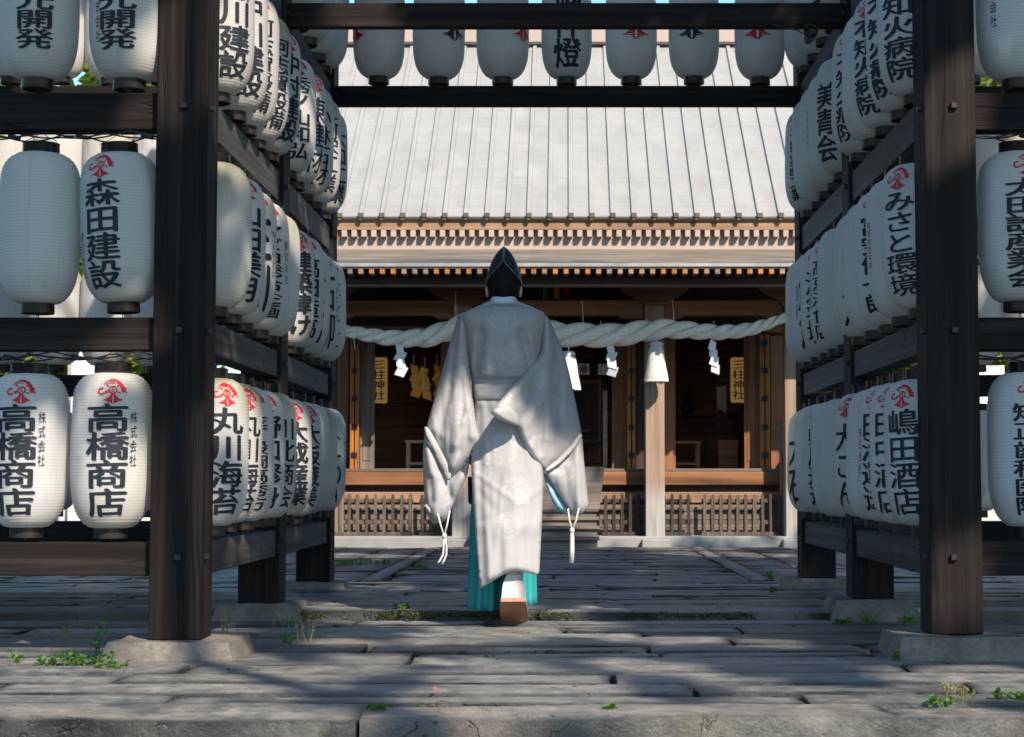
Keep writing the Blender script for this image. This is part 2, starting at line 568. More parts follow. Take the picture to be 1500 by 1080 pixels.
y = 5.47
while y < STEP_Y - 0.02:                                     # long split slabs laid across the way, below the step
    d = random.choice((0.17, 0.21, 0.26, 0.31, 0.37))
    if y + d > STEP_Y - 0.12: d = STEP_Y - y
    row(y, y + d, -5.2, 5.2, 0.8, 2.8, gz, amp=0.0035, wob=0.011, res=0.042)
    y += d
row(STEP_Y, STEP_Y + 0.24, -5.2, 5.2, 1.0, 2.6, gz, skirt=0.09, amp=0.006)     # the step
y = STEP_Y + 0.24
while y < 11.4:
    d = random.uniform(0.13, 0.27)
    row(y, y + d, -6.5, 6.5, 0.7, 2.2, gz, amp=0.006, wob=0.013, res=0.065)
    y += d
y0 = y
while y < 17.35:                                             # the middle way beyond the gate
    d = random.uniform(0.20, 0.34)
    row(y, min(y + d, 17.4), -1.24, 1.24, 0.6, 1.8, gz, res=0.10)
    y += d
for sx in (-1, 1):
    a, b = (-7.0, -1.24) if sx < 0 else (1.24, 7.0)
    slab(*((-1.40, -1.24) if sx < 0 else (1.24, 1.40)), y0, 17.4, 0.044, res=0.12, tint=1.0)
    y = y0
    while y < 17.3:
        x = 1.40
        while x < 7.0:
            xa, xb = (x, x + 0.40) if sx > 0 else (-x - 0.40, -x)
            slab(xa, xb, y, min(y + 0.42, 17.4), 0.04 + random.uniform(-0.004, 0.004), res=0.14, tint=random.uniform(0.85, 1.2), gap=0.012)
            x += 0.40
        y += 0.42
me = bpy.data.meshes.new("paving")
me.from_pydata(pv, [], pf)
me.shade_smooth()
me.set_sharp_from_angle(angle=R(50))
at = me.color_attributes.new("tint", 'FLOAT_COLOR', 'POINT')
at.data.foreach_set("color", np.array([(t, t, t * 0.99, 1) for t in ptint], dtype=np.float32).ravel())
me.materials.append(M["stone"])
paving = bpy.data.objects.new("paving", me)
COL.objects.link(paving)
tag(paving, "worn grey split stone paving with dark uneven joints", "paving", kind="structure")

pv, pf, ptint = [], [], []
x = -5.2
for x1 in (-3.9, -2.75, -0.62, 0.985, 2.9, 4.0, 5.2):        # the kerb stones along the front edge
    slab(x, x1, 5.12, 5.47, random.uniform(-0.003, 0.003), res=0.05, skirt=0.24, amp=0.008, wob=0.02, tint=random.uniform(0.9, 1.1), gap=0.003)
    x = x1
me = bpy.data.meshes.new("kerb")
me.from_pydata(pv, [], pf)
me.shade_smooth()
me.set_sharp_from_angle(angle=R(60))
at = me.color_attributes.new("tint", 'FLOAT_COLOR', 'POINT')
at.data.foreach_set("color", np.array([(t, t * 0.95, t * 0.9, 1) for t in ptint], dtype=np.float32).ravel())
me.materials.append(M["stone"])
o = bpy.data.objects.new("kerb", me)
COL.objects.link(o)
tag(o, "rough kerb stones edging the front of the paved floor", "kerb", kind="structure")

# ------------------------------------------------------------------ the lantern gate
ROWS = [6.90, 8.77, 10.65]            # front faces of the three rows of posts
PW = 0.212                            # post thickness
IN = 1.465                            # half width of the passage
LEV = [0.455, 1.372, 2.303, 3.212, 4.12] # tops of the cross beams
BH = [0.135, 0.135, 0.155, 0.135, 0.14]
OUT = 3.95                            # inner face of the outer posts


def base_top(x, k): return (0.066 if x < 0 else 0.088) + (0.015 if k else 0)


gate = thing("lantern_gate", "dark stained timber gate frame carrying tiers of white paper lanterns", "gate", (0, 8.8, 0))
for k, Y in enumerate(ROWS):
    for sx in (-1, 1):
        for xi in (IN, OUT):
            x0, x1 = (xi, xi + PW) if sx > 0 else (-xi - PW, -xi)
            b = base_top(sx, k)
            post = MB().box(x0, x1, Y, Y + PW, b, 4.35).build("post", M["gate_z"], gate, bevel=0.007, seg=2)
            xc = (x0 + x1) / 2
            if xi == IN:
                for z, h in zip(LEV[:4], BH):
                    zc = z - h / 2 + 0.01
                    MB().cbox((xc + random.uniform(-.02, .02), Y - 0.006, zc), (0.026, 0.026, 0.026)).build("peg", M["iron"], post, bevel=0.003)
                    xin = x0 if sx > 0 else x1
                    MB().cbox((xin - sx * 0.006, Y + 0.05, zc), (0.024, 0.024, 0.024)).build("peg", M["iron"], post, bevel=0.003)
for k, Y in enumerate(ROWS):                                 # cross beams of the side racks, front and rear
    if k == 1: continue
    for sx in (-1, 1):
        for z, h in zip(LEV, BH):
            a, b = (IN + PW, OUT) if sx > 0 else (-OUT, -IN - PW)
            MB().box(a, b, Y + 0.055, Y + 0.16, z - h, z).build("crossbeam", M["gate_x"], gate, bevel=0.005, seg=2)
for k, Y in enumerate(ROWS):                                 # beams over the passage
    for z, h in zip(LEV[3:], BH[3:]):
        if k == 0 and z < 4: continue
        MB().box(-IN, IN, Y + 0.05, Y + 0.118, z - h + 0.008, z).build("crossbeam", M["gate_x"], gate, bevel=0.005, seg=2)
for k in range(2):                                           # rails along the passage and along the outer sides
    ya, yb = ROWS[k] + PW, ROWS[k + 1]
    for sx in (-1, 1):
        for xi in (IN, OUT):
            x0, x1 = (xi + 0.02, xi + 0.125) if sx > 0 else (-xi - 0.125, -xi - 0.02)
            for z, h in zip(LEV, BH):
                MB().box(x0, x1, ya, yb, z - h, z).build("rail", M["gate_grey_y"], gate, bevel=0.005, seg=2)


def rough_block(mbx, x0, x1, y0, y1, z0, z1, inset=0.05, n=9, sd=0.0):
    """a roughly hewn stone: six warped sides"""
    def P(u, v, w):
        k = inset * w
        x = x0 + k + (x1 - x0 - 2 * k) * u
        y = y0 + k + (y1 - y0 - 2 * k) * v
        z = z0 + (z1 - z0) * w
        e = 0.016
        x += e * noise.noise((x * 4 + sd, y * 4, z * 8))
        y += e * noise.noise((x * 4, y * 4 + sd, z * 8 + 3))
        z += (0.008 * noise.noise((x * 6, y * 6 + sd, 2))) * w
        return (x, y, z)
    for fn in (lambda a, b: P(a, b, 1), lambda a, b: P(a, 0, b), lambda a, b: P(1 - a, 1, b), lambda a, b: P(0, 1 - a, b), lambda a, b: P(1, a, b)):
        b0 = len(mbx.v)
        for j in range(n + 1):
            for i in range(n + 1):
                mbx.v.append(fn(i / n, j / n))
        for j in range(n):
            for i in range(n):
                a = b0 + j * (n + 1) + i
                mbx.f.append((a, a + 1, a + n + 2, a + n + 1))


NEAR = ["front", "middle", "rear"]
for k, Y in enumerate(ROWS):
    for sx in (-1, 1):
        for xi in (IN, OUT):
            xc = sx * (xi + PW / 2)
            if xi == OUT and k == 0: continue
            w, d = (0.285, 0.25) if k == 0 else (0.24, 0.20)
            yc = Y + PW / 2
            mbx = MB()
            rough_block(mbx, xc - w, xc + w, yc - d, yc + d, -0.05, base_top(sx, k), 0.045, 10, 3.1 * k + sx + xi)
            side = "left" if sx < 0 else "right"
            which = "passage" if xi == IN else "outer"
            o = mbx.build("base_stone", M["rock"], None, auto=R(40))
            tag(o, f"rough stone footing under the {NEAR[k]} {which} post of the {side} lantern rack", "base stone", "footing stones of the gate posts")

# ------------------------------------------------------------------ paper lanterns
LR, LH, RIM_T, RIM_B = 0.166, 0.315, 0.070, 0.062


def lantern_r(z):
    t = z / LH
    if t >= 0: return RIM_T + (LR - RIM_T) * max(0.0, 1 - abs(t) ** 6) ** 0.56
    return RIM_B + (LR - RIM_B) * max(0.0, 1 - abs(t) ** 3.8) ** 0.52


def lantern_meshes():
    NR, NS = 50, 56
    prof = []
    for i in range(NR):
        for s, k in ((0.0, 0.0), (0.5, 1.0)):
            z = -LH + 2 * LH * (i + s) / NR
            r = lantern_r(z)
            prof.append((r - (0.005 if k == 0 else 0.0), z))
    prof.append((lantern_r(LH) - 0.002, LH))
    a = MB().lathe(prof, NS)
    me = bpy.data.meshes.new("shade")
    me.from_pydata(a.v, [], a.f)
    me.shade_smooth()
    me.materials.append(M["paper"])
    variants = []
    for q in range(3):
        mq = me.copy()
        for v in mq.vertices:
            a = math.atan2(v.co.y, v.co.x)
            d = 0.006 * max(0.0, noise.noise((math.cos(a) * 1.6 + q * 7, math.sin(a) * 1.6, v.co.z * 4))) + 0.010 * max(0.0, noise.noise((math.cos(a) * 2.6 + q * 5, math.sin(a) * 2.6, v.co.z * 7 + 3)) - 0.25)
            k = 1 - d / LR
            v.co.x *= k
            v.co.y *= k
        ms = mq.copy()
        ms.materials[0] = M["paper_stained"]
        variants.append((mq, ms))

    def ring(r, z0, z1, mat):
        b = MB().lathe([(r - 0.005, z0), (r + 0.003, z0), (r + 0.005, z0 + 0.003), (r + 0.004, z1 - 0.004), (r + 0.006, z1), (r - 0.005, z1), (r - 0.005, z0)], 40)
        m = bpy.data.meshes.new("rim")
        m.from_pydata(b.v, [], b.f)
        m.shade_smooth()
        m.set_sharp_from_angle(angle=R(40))
        m.materials.append(mat)
        return m
    w = MB()
    for sx in (-1, 1):
        w.tube([(sx * 0.066, 0, LH + 0.02), (sx * 0.062, 0, LH + 0.055), (sx * 0.02, 0, LH + 0.075), (0, 0, LH + 0.098)], 0.0016, 5)
    w.tube([(0, 0.014 * math.cos(t), LH + 0.108 + 0.014 * math.sin(t)) for t in [i * 0.63 for i in range(11)]], 0.0022, 5)
    w.tube([(0, 0.012 * math.cos(t), -LH - 0.052 + 0.012 * math.sin(t)) for t in [i * 0.63 for i in range(11)]], 0.002, 5)
    mw = bpy.data.meshes.new("wire")
    mw.from_pydata(w.v, [], w.f)
    mw.materials.append(M["iron"])
    return variants, None, ring(RIM_T, LH - 0.006, LH + 0.042, M["lacquer"]), ring(RIM_B, -LH - 0.04, -LH + 0.008, M["lacquer_worn"]), mw


SHADE, SHADE2, RIMT, RIMB, WIREM = lantern_meshes()

_gl = {}


def glyph(ch, off=0.022):
    """a character as a cut-up flat mesh, one unit high, centred"""
    if (ch, off) in _gl: return _gl[ch, off]
    cu = bpy.data.curves.new("glyph", 'FONT')
    cu.body = ch
    cu.resolution_u = 3
    ob = bpy.data.objects.new("glyph", cu)
    COL.objects.link(ob)
    dg = bpy.context.evaluated_depsgraph_get()
    me = bpy.data.meshes.new_from_object(ob.evaluated_get(dg))
    bpy.data.objects.remove(ob)
    bm = bmesh.new()
    bm.from_mesh(me)
    bpy.data.meshes.remove(me)
    ascii_ = ord(ch) < 256
    for i in range(1, 7):
        bmesh.ops.bisect_plane(bm, geom=bm.verts[:] + bm.edges[:] + bm.faces[:], plane_co=(i / 7, 0, 0), plane_no=(1, 0, 0))
    for i in range(1, 6):
        bmesh.ops.bisect_plane(bm, geom=bm.verts[:] + bm.edges[:] + bm.faces[:], plane_co=(0, -0.1 + i / 6, 0), plane_no=(0, 1, 0))
    bm.verts.index_update()
    v = np.array([tuple(p.co) for p in bm.verts]) if bm.verts else np.zeros((0, 3))
    f = [tuple(q.index for q in fa.verts) for fa in bm.faces]
    bm.free()
    if len(v):
        if ascii_:
            c = (v.min(0) + v.max(0)) / 2
            v = v - c
            v[:, :2] /= max(1e-6, v[:, 1].max() - v[:, 1].min()) / 0.9
        else:
            v = v - np.array([0.5, 0.38, 0])
        # broad-nib stroke: the outline swept along a slanting nib, and strokes that rise to the right
        n0 = len(v)
        steps = (-1, -0.5, 0, 0.5, 1) if off > 0.015 else (0,)
        nib = np.array([0.026, -0.019, 0]) * (off / 0.03) if off > 0.015 else np.zeros(3)
        v = np.concatenate([v + nib * t + np.array([0, 0, 0.0001 * k]) for k, t in enumerate(steps)])
        f = [tuple(q + n0 * k for q in fa) for k in range(len(steps)) for fa in f]
        v[:, 1] += v[:, 0] * 0.05
    _gl[ch, off] = (v, f)
    return _gl[ch, off]


def arc_strip(cx, cy, r, a0, a1, w0, w1, n=14, sy=1.0):
    v, f = [], []
    for i in range(n + 1):
        t = i / n
        a = R(a0 + (a1 - a0) * t)
        w = w0 + (w1 - w0) * t
        for s in (-.5, .5):
            v.append((cx + (r + s * w) * math.cos(a), cy + (r + s * w) * math.sin(a) * sy))
        if i: f.append((2 * i - 2, 2 * i - 1, 2 * i + 1, 2 * i))
    return v, f


def crest():
    """the red crest: a swirl in a ring with short rays, a curled arm, a fish tail and a fan below"""
    V, F = [], []

    def put(v, f):
        b = len(V)
        V.extend(v)
        F.extend(tuple(i + b for i in q) for q in f)
    put(*arc_strip(0.00, 0.02, 0.13, 0, 360, 0.05, 0.05, 20))
    put(*arc_strip(0.00, 0.055, 0.035, 10, 260, 0.025, 0.035, 8))
    put(*arc_strip(0.00, -0.012, 0.035, 190, 440, 0.025, 0.035, 8))
    for a in (40, 140, 205, 335):                             # rays
        ca, sa = math.cos(R(a)), math.sin(R(a))
        put([(ca * .19 - sa * .02, .02 + sa * .19 + ca * .02), (ca * .19 + sa * .02, .02 + sa * .19 - ca * .02), (ca * .29 + sa * .028, .02 + sa * .29 - ca * .028), (ca * .29 - sa * .028, .02 + sa * .29 + ca * .028)], [(0, 1, 2, 3)])
    put(*arc_strip(-0.02, 0.02, 0.37, 150, 12, 0.03, 0.15, 16))  # the bow over the top
    put(*arc_strip(-0.05, 0.05, 0.25, 150, 60, 0.02, 0.04, 8))
    put(*arc_strip(-0.40, -0.03, 0.11, 60, 330, 0.06, 0.07, 14))  # curled arm at the left
    put(*arc_strip(-0.23, 0.06, 0.10, 240, 330, 0.05, 0.04, 6))
    put([(0.27, 0.09), (0.36, 0.12), (0.50, 0.10), (0.45, 0.0), (0.52, -0.13), (0.40, -0.06), (0.33, -0.10), (0.30, -0.02)], [(0, 7, 1), (7, 3, 2, 1), (7, 6, 5, 3), (3, 5, 4)])
    # fan: left and right halves with a pointed slit between and two dots left open
    n = 8
    for s in (-1, 1):
        top = [(s * (0.035 + 0.02 * t), -0.12 - 0.06 * t) for t in (0, 1)]
        pts = []
        for i in range(n + 1):
            t = i / n
            zz = -0.10 - 0.33 * t
            inner = 0.004 + 0.026 * math.sin(math.pi * min(1, max(0, (t - 0.15) / 0.85)))
            outer = 0.05 + 0.31 * t ** 1.5
            zin = zz - 0.075 * t
            zo = zz + 0.09 * t ** 4
            pts.append(((s * inner, zin), (s * outer, zo)))
        v = [p for q in pts for p in q]
        f = []
        for i in range(n):
            f.append((2 * i, 2 * i + 1, 2 * i + 3, 2 * i + 2))
        put(v, f)
    return np.array(V), F


CREST_V, CREST_F = crest()


def wrapped(parts, name, mat, parent, yaw, lift=0.0008):
    """parts: list of (verts (n,2) in metres on the paper, faces); bent round the lantern"""
    V, F = [], []
    for v, f in parts:
        b = len(V)
        for x, z, dl in v:
            z = max(-LH * .985, min(LH * .985, z))
            r = lantern_r(z) + lift + dl
            a = x / LR + yaw
            V.append((r * math.sin(a), -r * math.cos(a), z))
        F += [tuple(i + b for i in q) for q in f]
    me = bpy.data.meshes.new(name)
    me.from_pydata(V, [], F)
    me.shade_smooth()
    me.materials.append(mat)
    o = bpy.data.objects.new(name, me)
    COL.objects.link(o)
    o.parent = parent
    return o


def column(text, cx, ztop, zbot, w, hk=1.06, off=0.03):
    n = len(text)
    pitch = (ztop - zbot) / n
    out = []
    for i, ch in enumerate(text):
        v, f = glyph(ch, off)
        if not len(v): continue
        zc = ztop - pitch * (i + 0.5)
        out.append((np.stack([cx + v[:, 0] * w, zc + v[:, 1] * pitch * hk, v[:, 2]], 1), f))
    return out


def lantern(loc, label, group, yaw=0.0, weight=None, text=None, small=None, small_x=0.115, emblem=None, stained=False, tilt=(0, 0), top=0.185, bot=-0.265, width=0.165, sc=1.0, small_top=0.12, small_bot=-0.10):
    L = thing("paper_lantern", label, "lantern", loc, group)
    L.rotation_euler = (tilt[0], tilt[1], random.uniform(-.1, .1))
    q = random.uniform(0.975, 1.02)
    L.scale = (q, q, random.uniform(0.985, 1.01))
    for nm, me in (("shade", random.choice(SHADE)[1 if stained else 0]), ("rim", RIMT), ("rim", RIMB), ("wire", WIREM)):
        o = bpy.data.objects.new(nm, me)
        COL.objects.link(o)
        o.parent = L
    if text:
        parts = column(text, 0.0, top, bot, width, 1.06, weight or random.choice((0.02, 0.03, 0.04)))
        if small: parts += column(small, small_x, small_top, small_bot, 0.032, 0.9, 0.012)
        wrapped(parts, "lettering", M["ink"], L, yaw)
    if emblem:
        col, s, x, z = emblem
        wrapped([(np.stack([x + CREST_V[:, 0] * s, z + CREST_V[:, 1] * s * 0.92, 0 * CREST_V[:, 0]], 1), CREST_F)], "emblem", M["red_ink"] if col == "red" else M["ink"], L, yaw)
    return L


def tier_z(l):
    """centre height of a lantern between beam l and beam l + 1"""
    return LEV[l] + 0.047 + 0.028 + LH - 0.014


E1 = ("red", 0.118, 0.0, 0.243)
TIER = ["bottom tier", "middle tier", "upper tier", "top tier"]
# front row: each one as in the photograph
YF = ROWS[0] + 0.107
KK = "株式会社"
G = "lanterns facing the front of the gate"
for px, py, l, txt, kw in [
    (45, 0, 2, "総合観光開発", dict(top=0.27, bot=-0.215, yaw=0.10)),
    (181, 0, 2, "総合観光開発", dict(top=0.27, bot=-0.215, yaw=-0.04, small=KK, small_x=-0.088, small_top=0.06, small_bot=-0.19, width=0.17)),
    (52, 0, 1, None, {}),
    (173, 0, 1, "森田建設", dict(emblem=E1, yaw=-0.16, small=KK, small_x=-0.115, small_top=-0.02, small_bot=-0.22, tilt=(0, R(-2.5)))),
    (42, 0, 0, "高橋商店", dict(emblem=("red", 0.118, 0.02, 0.238), yaw=0.06, small=KK, small_x=0.105, small_top=0.16, small_bot=-0.07, width=0.18)),
    (165, 0, 0, "高橋商店", dict(emblem=("red", 0.118, 0.02, 0.238), yaw=0.08, small=KK, small_x=0.105, small_top=0.16, small_bot=-0.07, width=0.18)),
    (1500, 0, 2, "山本建設", dict(top=0.27, bot=-0.215, yaw=0.75, small="会社", small_x=-0.25, small_top=0.0, small_bot=-0.12)),
    (1497, 0, 1, "太田設産業会", dict(emblem=("red", 0.118, 0.02, 0.243), yaw=-0.12)),
    (1505, 0, 0, "矯正歯科医院", dict(emblem=("red", 0.118, 0.02, 0.243), yaw=-0.26, width=0.13)),
]:
    x = (px - PX0) / FPX * YF
    lab = {(45, 2): "upper left lantern lettered 観光開発 at the picture edge, no small side lettering",
           (181, 2): "upper lantern lettered 観光開発 with small 株式会社, beside the front left post",
           (52, 1): "blank white lantern without writing left of the 森田建設 lantern",
           (173, 1): "white lantern lettered 森田建設 under a red crest, slightly tilted",
           (42, 0): "white lantern lettered 高橋商店 at the left edge of the picture",
           (165, 0): "white lantern lettered 高橋商店 close beside the front left post",
           (1500, 2): "big white lantern cut by the right edge, above the red crested one",
           (1497, 1): "red crested lantern lettered 太田 in the middle tier beside the front right post",
           (1505, 0): "white lantern lettered 矯正歯科医院 right of the front right post"}[px, l]
    lantern((x, YF, tier_z(l) + random.uniform(-.004, .004)), lab, G, text=txt, weight=0.027, **kw)

# inner faces of the two racks: five to a bay, two bays, three tiers (four in the rear bay)
XL = IN + 0.055
DY0 = [ROWS[0] + PW + 0.165, ROWS[1] + PW + 0.165]
PIT = (ROWS[1] - ROWS[0] - PW - 0.33) / 4
LEFT = {
    (2, 0): [("志川建設", {}), ("中川建設", {}), ("阿志賀設備", dict(e=1)), ("阿志賀設備", dict(st=1)), ("中村建設", dict(e=1))],
    (2, 1): [("秀ノ山和弘", dict(e=1, yaw=38)), ("東建材", dict(e=1, small="TUBE")), ("小林石材", {}), ("新栄江業", dict(e=1)), ("大和工業", dict(small=KK))],
    (1, 0): [(None, dict(st=1)), ("山田美月", dict(e=1)), ("三川", dict(e=1, st=1, small="NIKOLLO")), ("アビコ総合企画", dict(e=1, small=KK)), (None, dict(st=1))],
    (1, 1): [("建築津け", dict(e=1)), ("高田造高", dict(e=1)), ("小ハつカ", dict(e=1)), ("石柳", dict(e=1, small=KK)), ("ーサクラート", dict(e=1))],
    (0, 0): [("丸川海苔", dict(e=1, st=1)), ("丸川海苔", dict(e=1, st=1)), ("金丁設岡高秀方", dict(e=1)), ("野口修身", dict(e=1)), ("川北商会", dict(st=1))],
    (0, 1): [("大成産業", dict(e=1)), ("大坂蔵美", dict(e=1)), ("ことこと会", dict(w=0.09)), (None, dict(st=1)), ("トーOA", dict(w=0.09, small=KK))],
    (3, 1): [(None, {}), ("小学校", dict(yaw=15)), (None, {}), (None, {}), (None, {})],
}
RIGHT = {
    (2, 0): [("不知火病院", {}), ("不知火病院", {}), ("不知火病院", dict(e=1)), (None, {}), ("不知火病院", dict(e=1))],
    (2, 1): [("美青会", {}), (None, dict(small="山田建築会")), (None, {}), (None, {}), ("平卯企画工業", dict(e=1, w=0.11))],
    (1, 0): [("みさと環境", dict(e=1)), (None, dict(small="有限会社中央")), ("富安信一郎", dict(e=1)), (None, {}), ("FUJITA", dict(e=1, w=0.13))],
    (1, 1): [(None, {}), ("高京洋食店", dict(e=1, small="居酒屋")), ("沢翁塩", dict(e=1)), ("鮮魚", dict(small="酒肴")), (None, {})],
    (0, 0): [("嶋田酒店", dict(e=1)), ("田中酒店", dict(e=1)), ("田治運送", dict(e=1, small=KK)), (None, {}), ("大こん", dict(e=1))],
    (0, 1): [(None, {}), (None, {}), ("卯川運送", dict(e=1)), (None, {}), ("大石", {})],
    (3, 1): [(None, {}), ("太田会", {}), (None, {}), (None, {}), (None, {})],
}
ORD = ["first", "second", "third", "fourth", "fifth"]
for side, table in (("left", LEFT), ("right", RIGHT)):
    sx = -1 if side == "left" else 1
    for (l, b), items in table.items():
        for i, (txt, kw) in enumerate(items):
            yaw = -sx * R(kw.get("yaw", (44 if side == "left" else 40) + random.uniform(-7, 7)))
            words = f"lettered {txt}" if txt else "without big lettering"
            if kw.get("st") and not txt: words = "with yellow stains"
            bay = "near bay" if b == 0 else "far bay"
            lab = f"white lantern {words}, {ORD[i]} in {TIER[l]}, {bay}, {side} passage side"
            n = len(txt) if txt else 0
            lantern((sx * (XL + random.uniform(-.004, .004)), DY0[b] + i * PIT, tier_z(l) + random.uniform(-.006, .006)), lab, f"lanterns lining the {side} side of the passage",
                    yaw=yaw, text=txt or ("　" if kw.get("small") else None), small=kw.get("small"), small_x=0.10 if side == "left" else -0.10,
                    emblem=E1 if kw.get("e") else None, stained=bool(kw.get("st")), width=kw.get("w", 0.165 if n < 6 else 0.14),
                    top=0.185 if n != 3 else 0.16, tilt=(random.uniform(-.03, .03), random.uniform(-.03, .03)))

# over the passage: seven lanterns above the rear beam
CREST_BIG = 0.26
for i, (px, txt, col, yw) in enumerate([(551, None, "red", -0.95), (640, None, "black", 0.75), (735, None, "red", 0.85), (830, "御神燈", None, 0.0), (926, None, "red", 0.06), (1019, None, "black", -0.22), (1117, None, "red", -0.10)]):
    YR = ROWS[2] + 0.107
    x = (px - PX0) / FPX * YR
    kw = dict(text=txt, top=0.28, bot=-0.275, width=0.20) if txt else dict(emblem=(col, CREST_BIG, 0.0, 0.015))
    what = f"lettered {txt}" if txt else f"with a large {col} crest"
    lantern((x, YR, tier_z(3)), f"hanging lantern {what}, {['first', 'second', 'third', 'fourth', 'fifth', 'sixth', 'seventh'][i]} of seven over the passage beam", "lanterns hung over the passage", yaw=yw, **kw)

# rows behind, seen between the front lanterns
ORD7 = ORD + ["sixth", "seventh"]
YR = ROWS[2] + 0.107
for side, nn in (("left", 7), ("right", 5)):
    sx = -1 if side == "left" else 1
    for l in range(4):
        for i in range(nn):
            x = sx * (1.95 + i * 0.319 + random.uniform(-.006, .006))
            lantern((x, YR, tier_z(l) + random.uniform(-.006, .006)), f"plain lantern half hidden in the rear row, {TIER[l]}, {ORD7[i]} outward on {side} rack", f"plain lanterns in the rear row of the {side} rack", stained=(i + l) % 4 == 1)

# cables under the front beams and a small spotlight
for side, xa, xb in (("left", -2.75, -IN - PW), ("right", IN + PW, 2.75)):
    for l in (1, 2):
        z = LEV[l] - BH[l]
        mb = MB()
        for strand in range(3):
            pts, n = [], 40
            for i in range(n + 1):
                t = i / n
                x = xa + (xb - xa) * t
                ph = strand * 2.1 + l
                pts.append((x, YF - 0.045 + 0.02 * math.sin(9 * t + ph), z - 0.004 - 0.028 * abs(math.sin(math.pi * t * 3.1 + ph * 0.4)) - 0.012 * strand * abs(math.sin(math.pi * 3.1 * t + .2))))
            mb.tube(pts, 0.0034, 6)
        for t in (0.18, 0.42, 0.68, 0.93):
            x = xa + (xb - xa) * t
            mb.tube([(x, YF - 0.045, z - 0.022), (x + 0.05, YF - 0.05, z - 0.034)], 0.008, 6)
        tag(mb.build("electric_cable", M["cable"], smooth=True), f"black lantern cable looped under the {'middle' if l == 1 else 'upper'} front beam of the {side} rack", "cable", "black cables under the gate beams")

p = W(1186, 52, ROWS[1] - 0.08)
sl = thing("spotlight", "small round black spotlight fixed below the passage beam at right", "spotlight", p)
rot = Matrix.Rotation(R(80), 4, 'X')
b = MB().lathe([(0.0, -0.07), (0.018, -0.07), (0.024, -0.05), (0.026, 0.0), (0.036, 0.02), (0.038, 0.05), (0.033, 0.05), (0.03, 0.03), (0.0, 0.02)], 20)
b.v = [tuple(p + rot @ Vector(q)) for q in b.v]
b.build("lamp_head", M["iron"], sl, auto=R(40))
MB().tube([p + Vector((0, 0.02, 0.02)), p + Vector((0, 0.04, 0.07)), (p.x, ROWS[1] + 0.047, LEV[3] - BH[3] + 0.02)], 0.007, 6).build("bracket", M["iron"], sl)
MB().tube([p + Vector((-0.01, 0.02, 0.0)), p + Vector((-0.06, 0.03, 0.035)), p + Vector((-0.13, 0.06, 0.06)), p + Vector((-0.2, 0.13, 0.10))], 0.004, 5).build("cord", M["cable"], sl)

# ------------------------------------------------------------------ the shrine hall
HX = -0.06
hall = thing("shrine_hall", "wooden shrine hall with pale ribbed metal roof facing the lantern gate", "shrine", (HX, 18.6, 0))
YE, SL = 17.00, 0.79
ZE = ZY(317, YE)
YRD = 20.3
ZRD = ZE + SL * (YRD - YE)
RX0, RX1 = HX - 3.8, HX + 3.8
ca = math.atan(SL)


def roof_material():
    m = NT("pale_roof_sheet")
    v = m.coords((1, 1, 1))
    n = m.noise(v, 3.0, 5, 0.6)
    cell = m.n("ShaderNodeTexVoronoi")
    cell.inputs["Scale"].default_value = 1.0
    m.l(m.coords((4.8, 3.6, 0.01)), cell.inputs["Vector"])
    c = m.ramp(n, [(0.3, (0.245, 0.245, 0.236)), (0.7, (0.28, 0.279, 0.268))])
    c = m.mix(0.10, c, m.ramp(cell.outputs["Color"], [(0.3, 0.25), (0.7, 0.75)]), 'SOFT_LIGHT')
    rain = m.noise(m.coords((9, 1.2, 0.5)), 1.0, 6, 0.7)
    c = m.mix(m.math('MULTIPLY', m.ramp(rain, [(0.55, 0.0), (0.75, 1.0)]), 0.3), c, (0.17, 0.17, 0.155))
    m.base(c).rough(0.5).spec(0.3)
    m.bump(n, 0.05, 0.01)
    return m.m


M["roof"] = roof_material()


def rz(y): return ZE + SL * (y - YE)


mb = MB()
seg = 0.205                                                  # stepped courses, each lapping the one below
nseg = int((YRD - YE) / (seg * math.cos(ca))) + 1
ye = [YE + (YRD - YE) * i / nseg for i in range(nseg + 1)]
for i in range(nseg):
    a, b2 = ye[i], ye[i + 1]
    mb.add([(RX0, a, rz(a) + 0.004), (RX1, a, rz(a) + 0.004), (RX1, b2, rz(b2)), (RX0, b2, rz(b2))], [(0, 1, 2, 3)])
    mb.add([(RX0, a, rz(a) - 0.02), (RX1, a, rz(a) - 0.02), (RX1, a, rz(a) + 0.004), (RX0, a, rz(a) + 0.004)], [(0, 1, 2, 3)])
mb.add([(RX0, YRD, ZRD), (RX1, YRD, ZRD), (RX1, YRD + 3.6, ZRD - 3.6 * SL), (RX0, YRD + 3.6, ZRD - 3.6 * SL)], [(0, 1, 2, 3)])
mb.prism_x([(YE, ZE - 0.022), (YRD, ZRD - 0.022), (YRD, ZRD - 0.16), (YE + 0.05, ZE - 0.05)], RX0, RX1)
pitch = 31.0 * YE / FPX
k0 = XY(805.2, YE)
ribs = [k0 + pitch * k for k in range(-40, 41) if RX0 + 0.03 < k0 + pitch * k < RX1 - 0.03]
for x in ribs:
    w = 0.026
    P = [(x - w, 0.0), (x + w, 0.0), (x + w * .8, 0.030), (x - w * .8, 0.030)]
    v = []
    for yy in (YE - 0.012, YRD - 0.02):
        for px_, h in P: v.append((px_, yy - h * math.sin(ca), rz(yy) + h * math.cos(ca)))
    mb.add(v, [(3, 2, 1, 0), (4, 5, 6, 7), (0, 1, 5, 4), (1, 2, 6, 5), (2, 3, 7, 6), (3, 0, 4, 7)])
roof = mb.build("roof", M["roof"], hall)
mb = MB()
for x in ribs:
    mb.cbox((x, YE - 0.025, ZE + 0.006), (0.056, 0.03, 0.05))
    mb.cbox((x - 0.004, YE - 0.02, ZE - 0.032), (0.036, 0.02, 0.03))
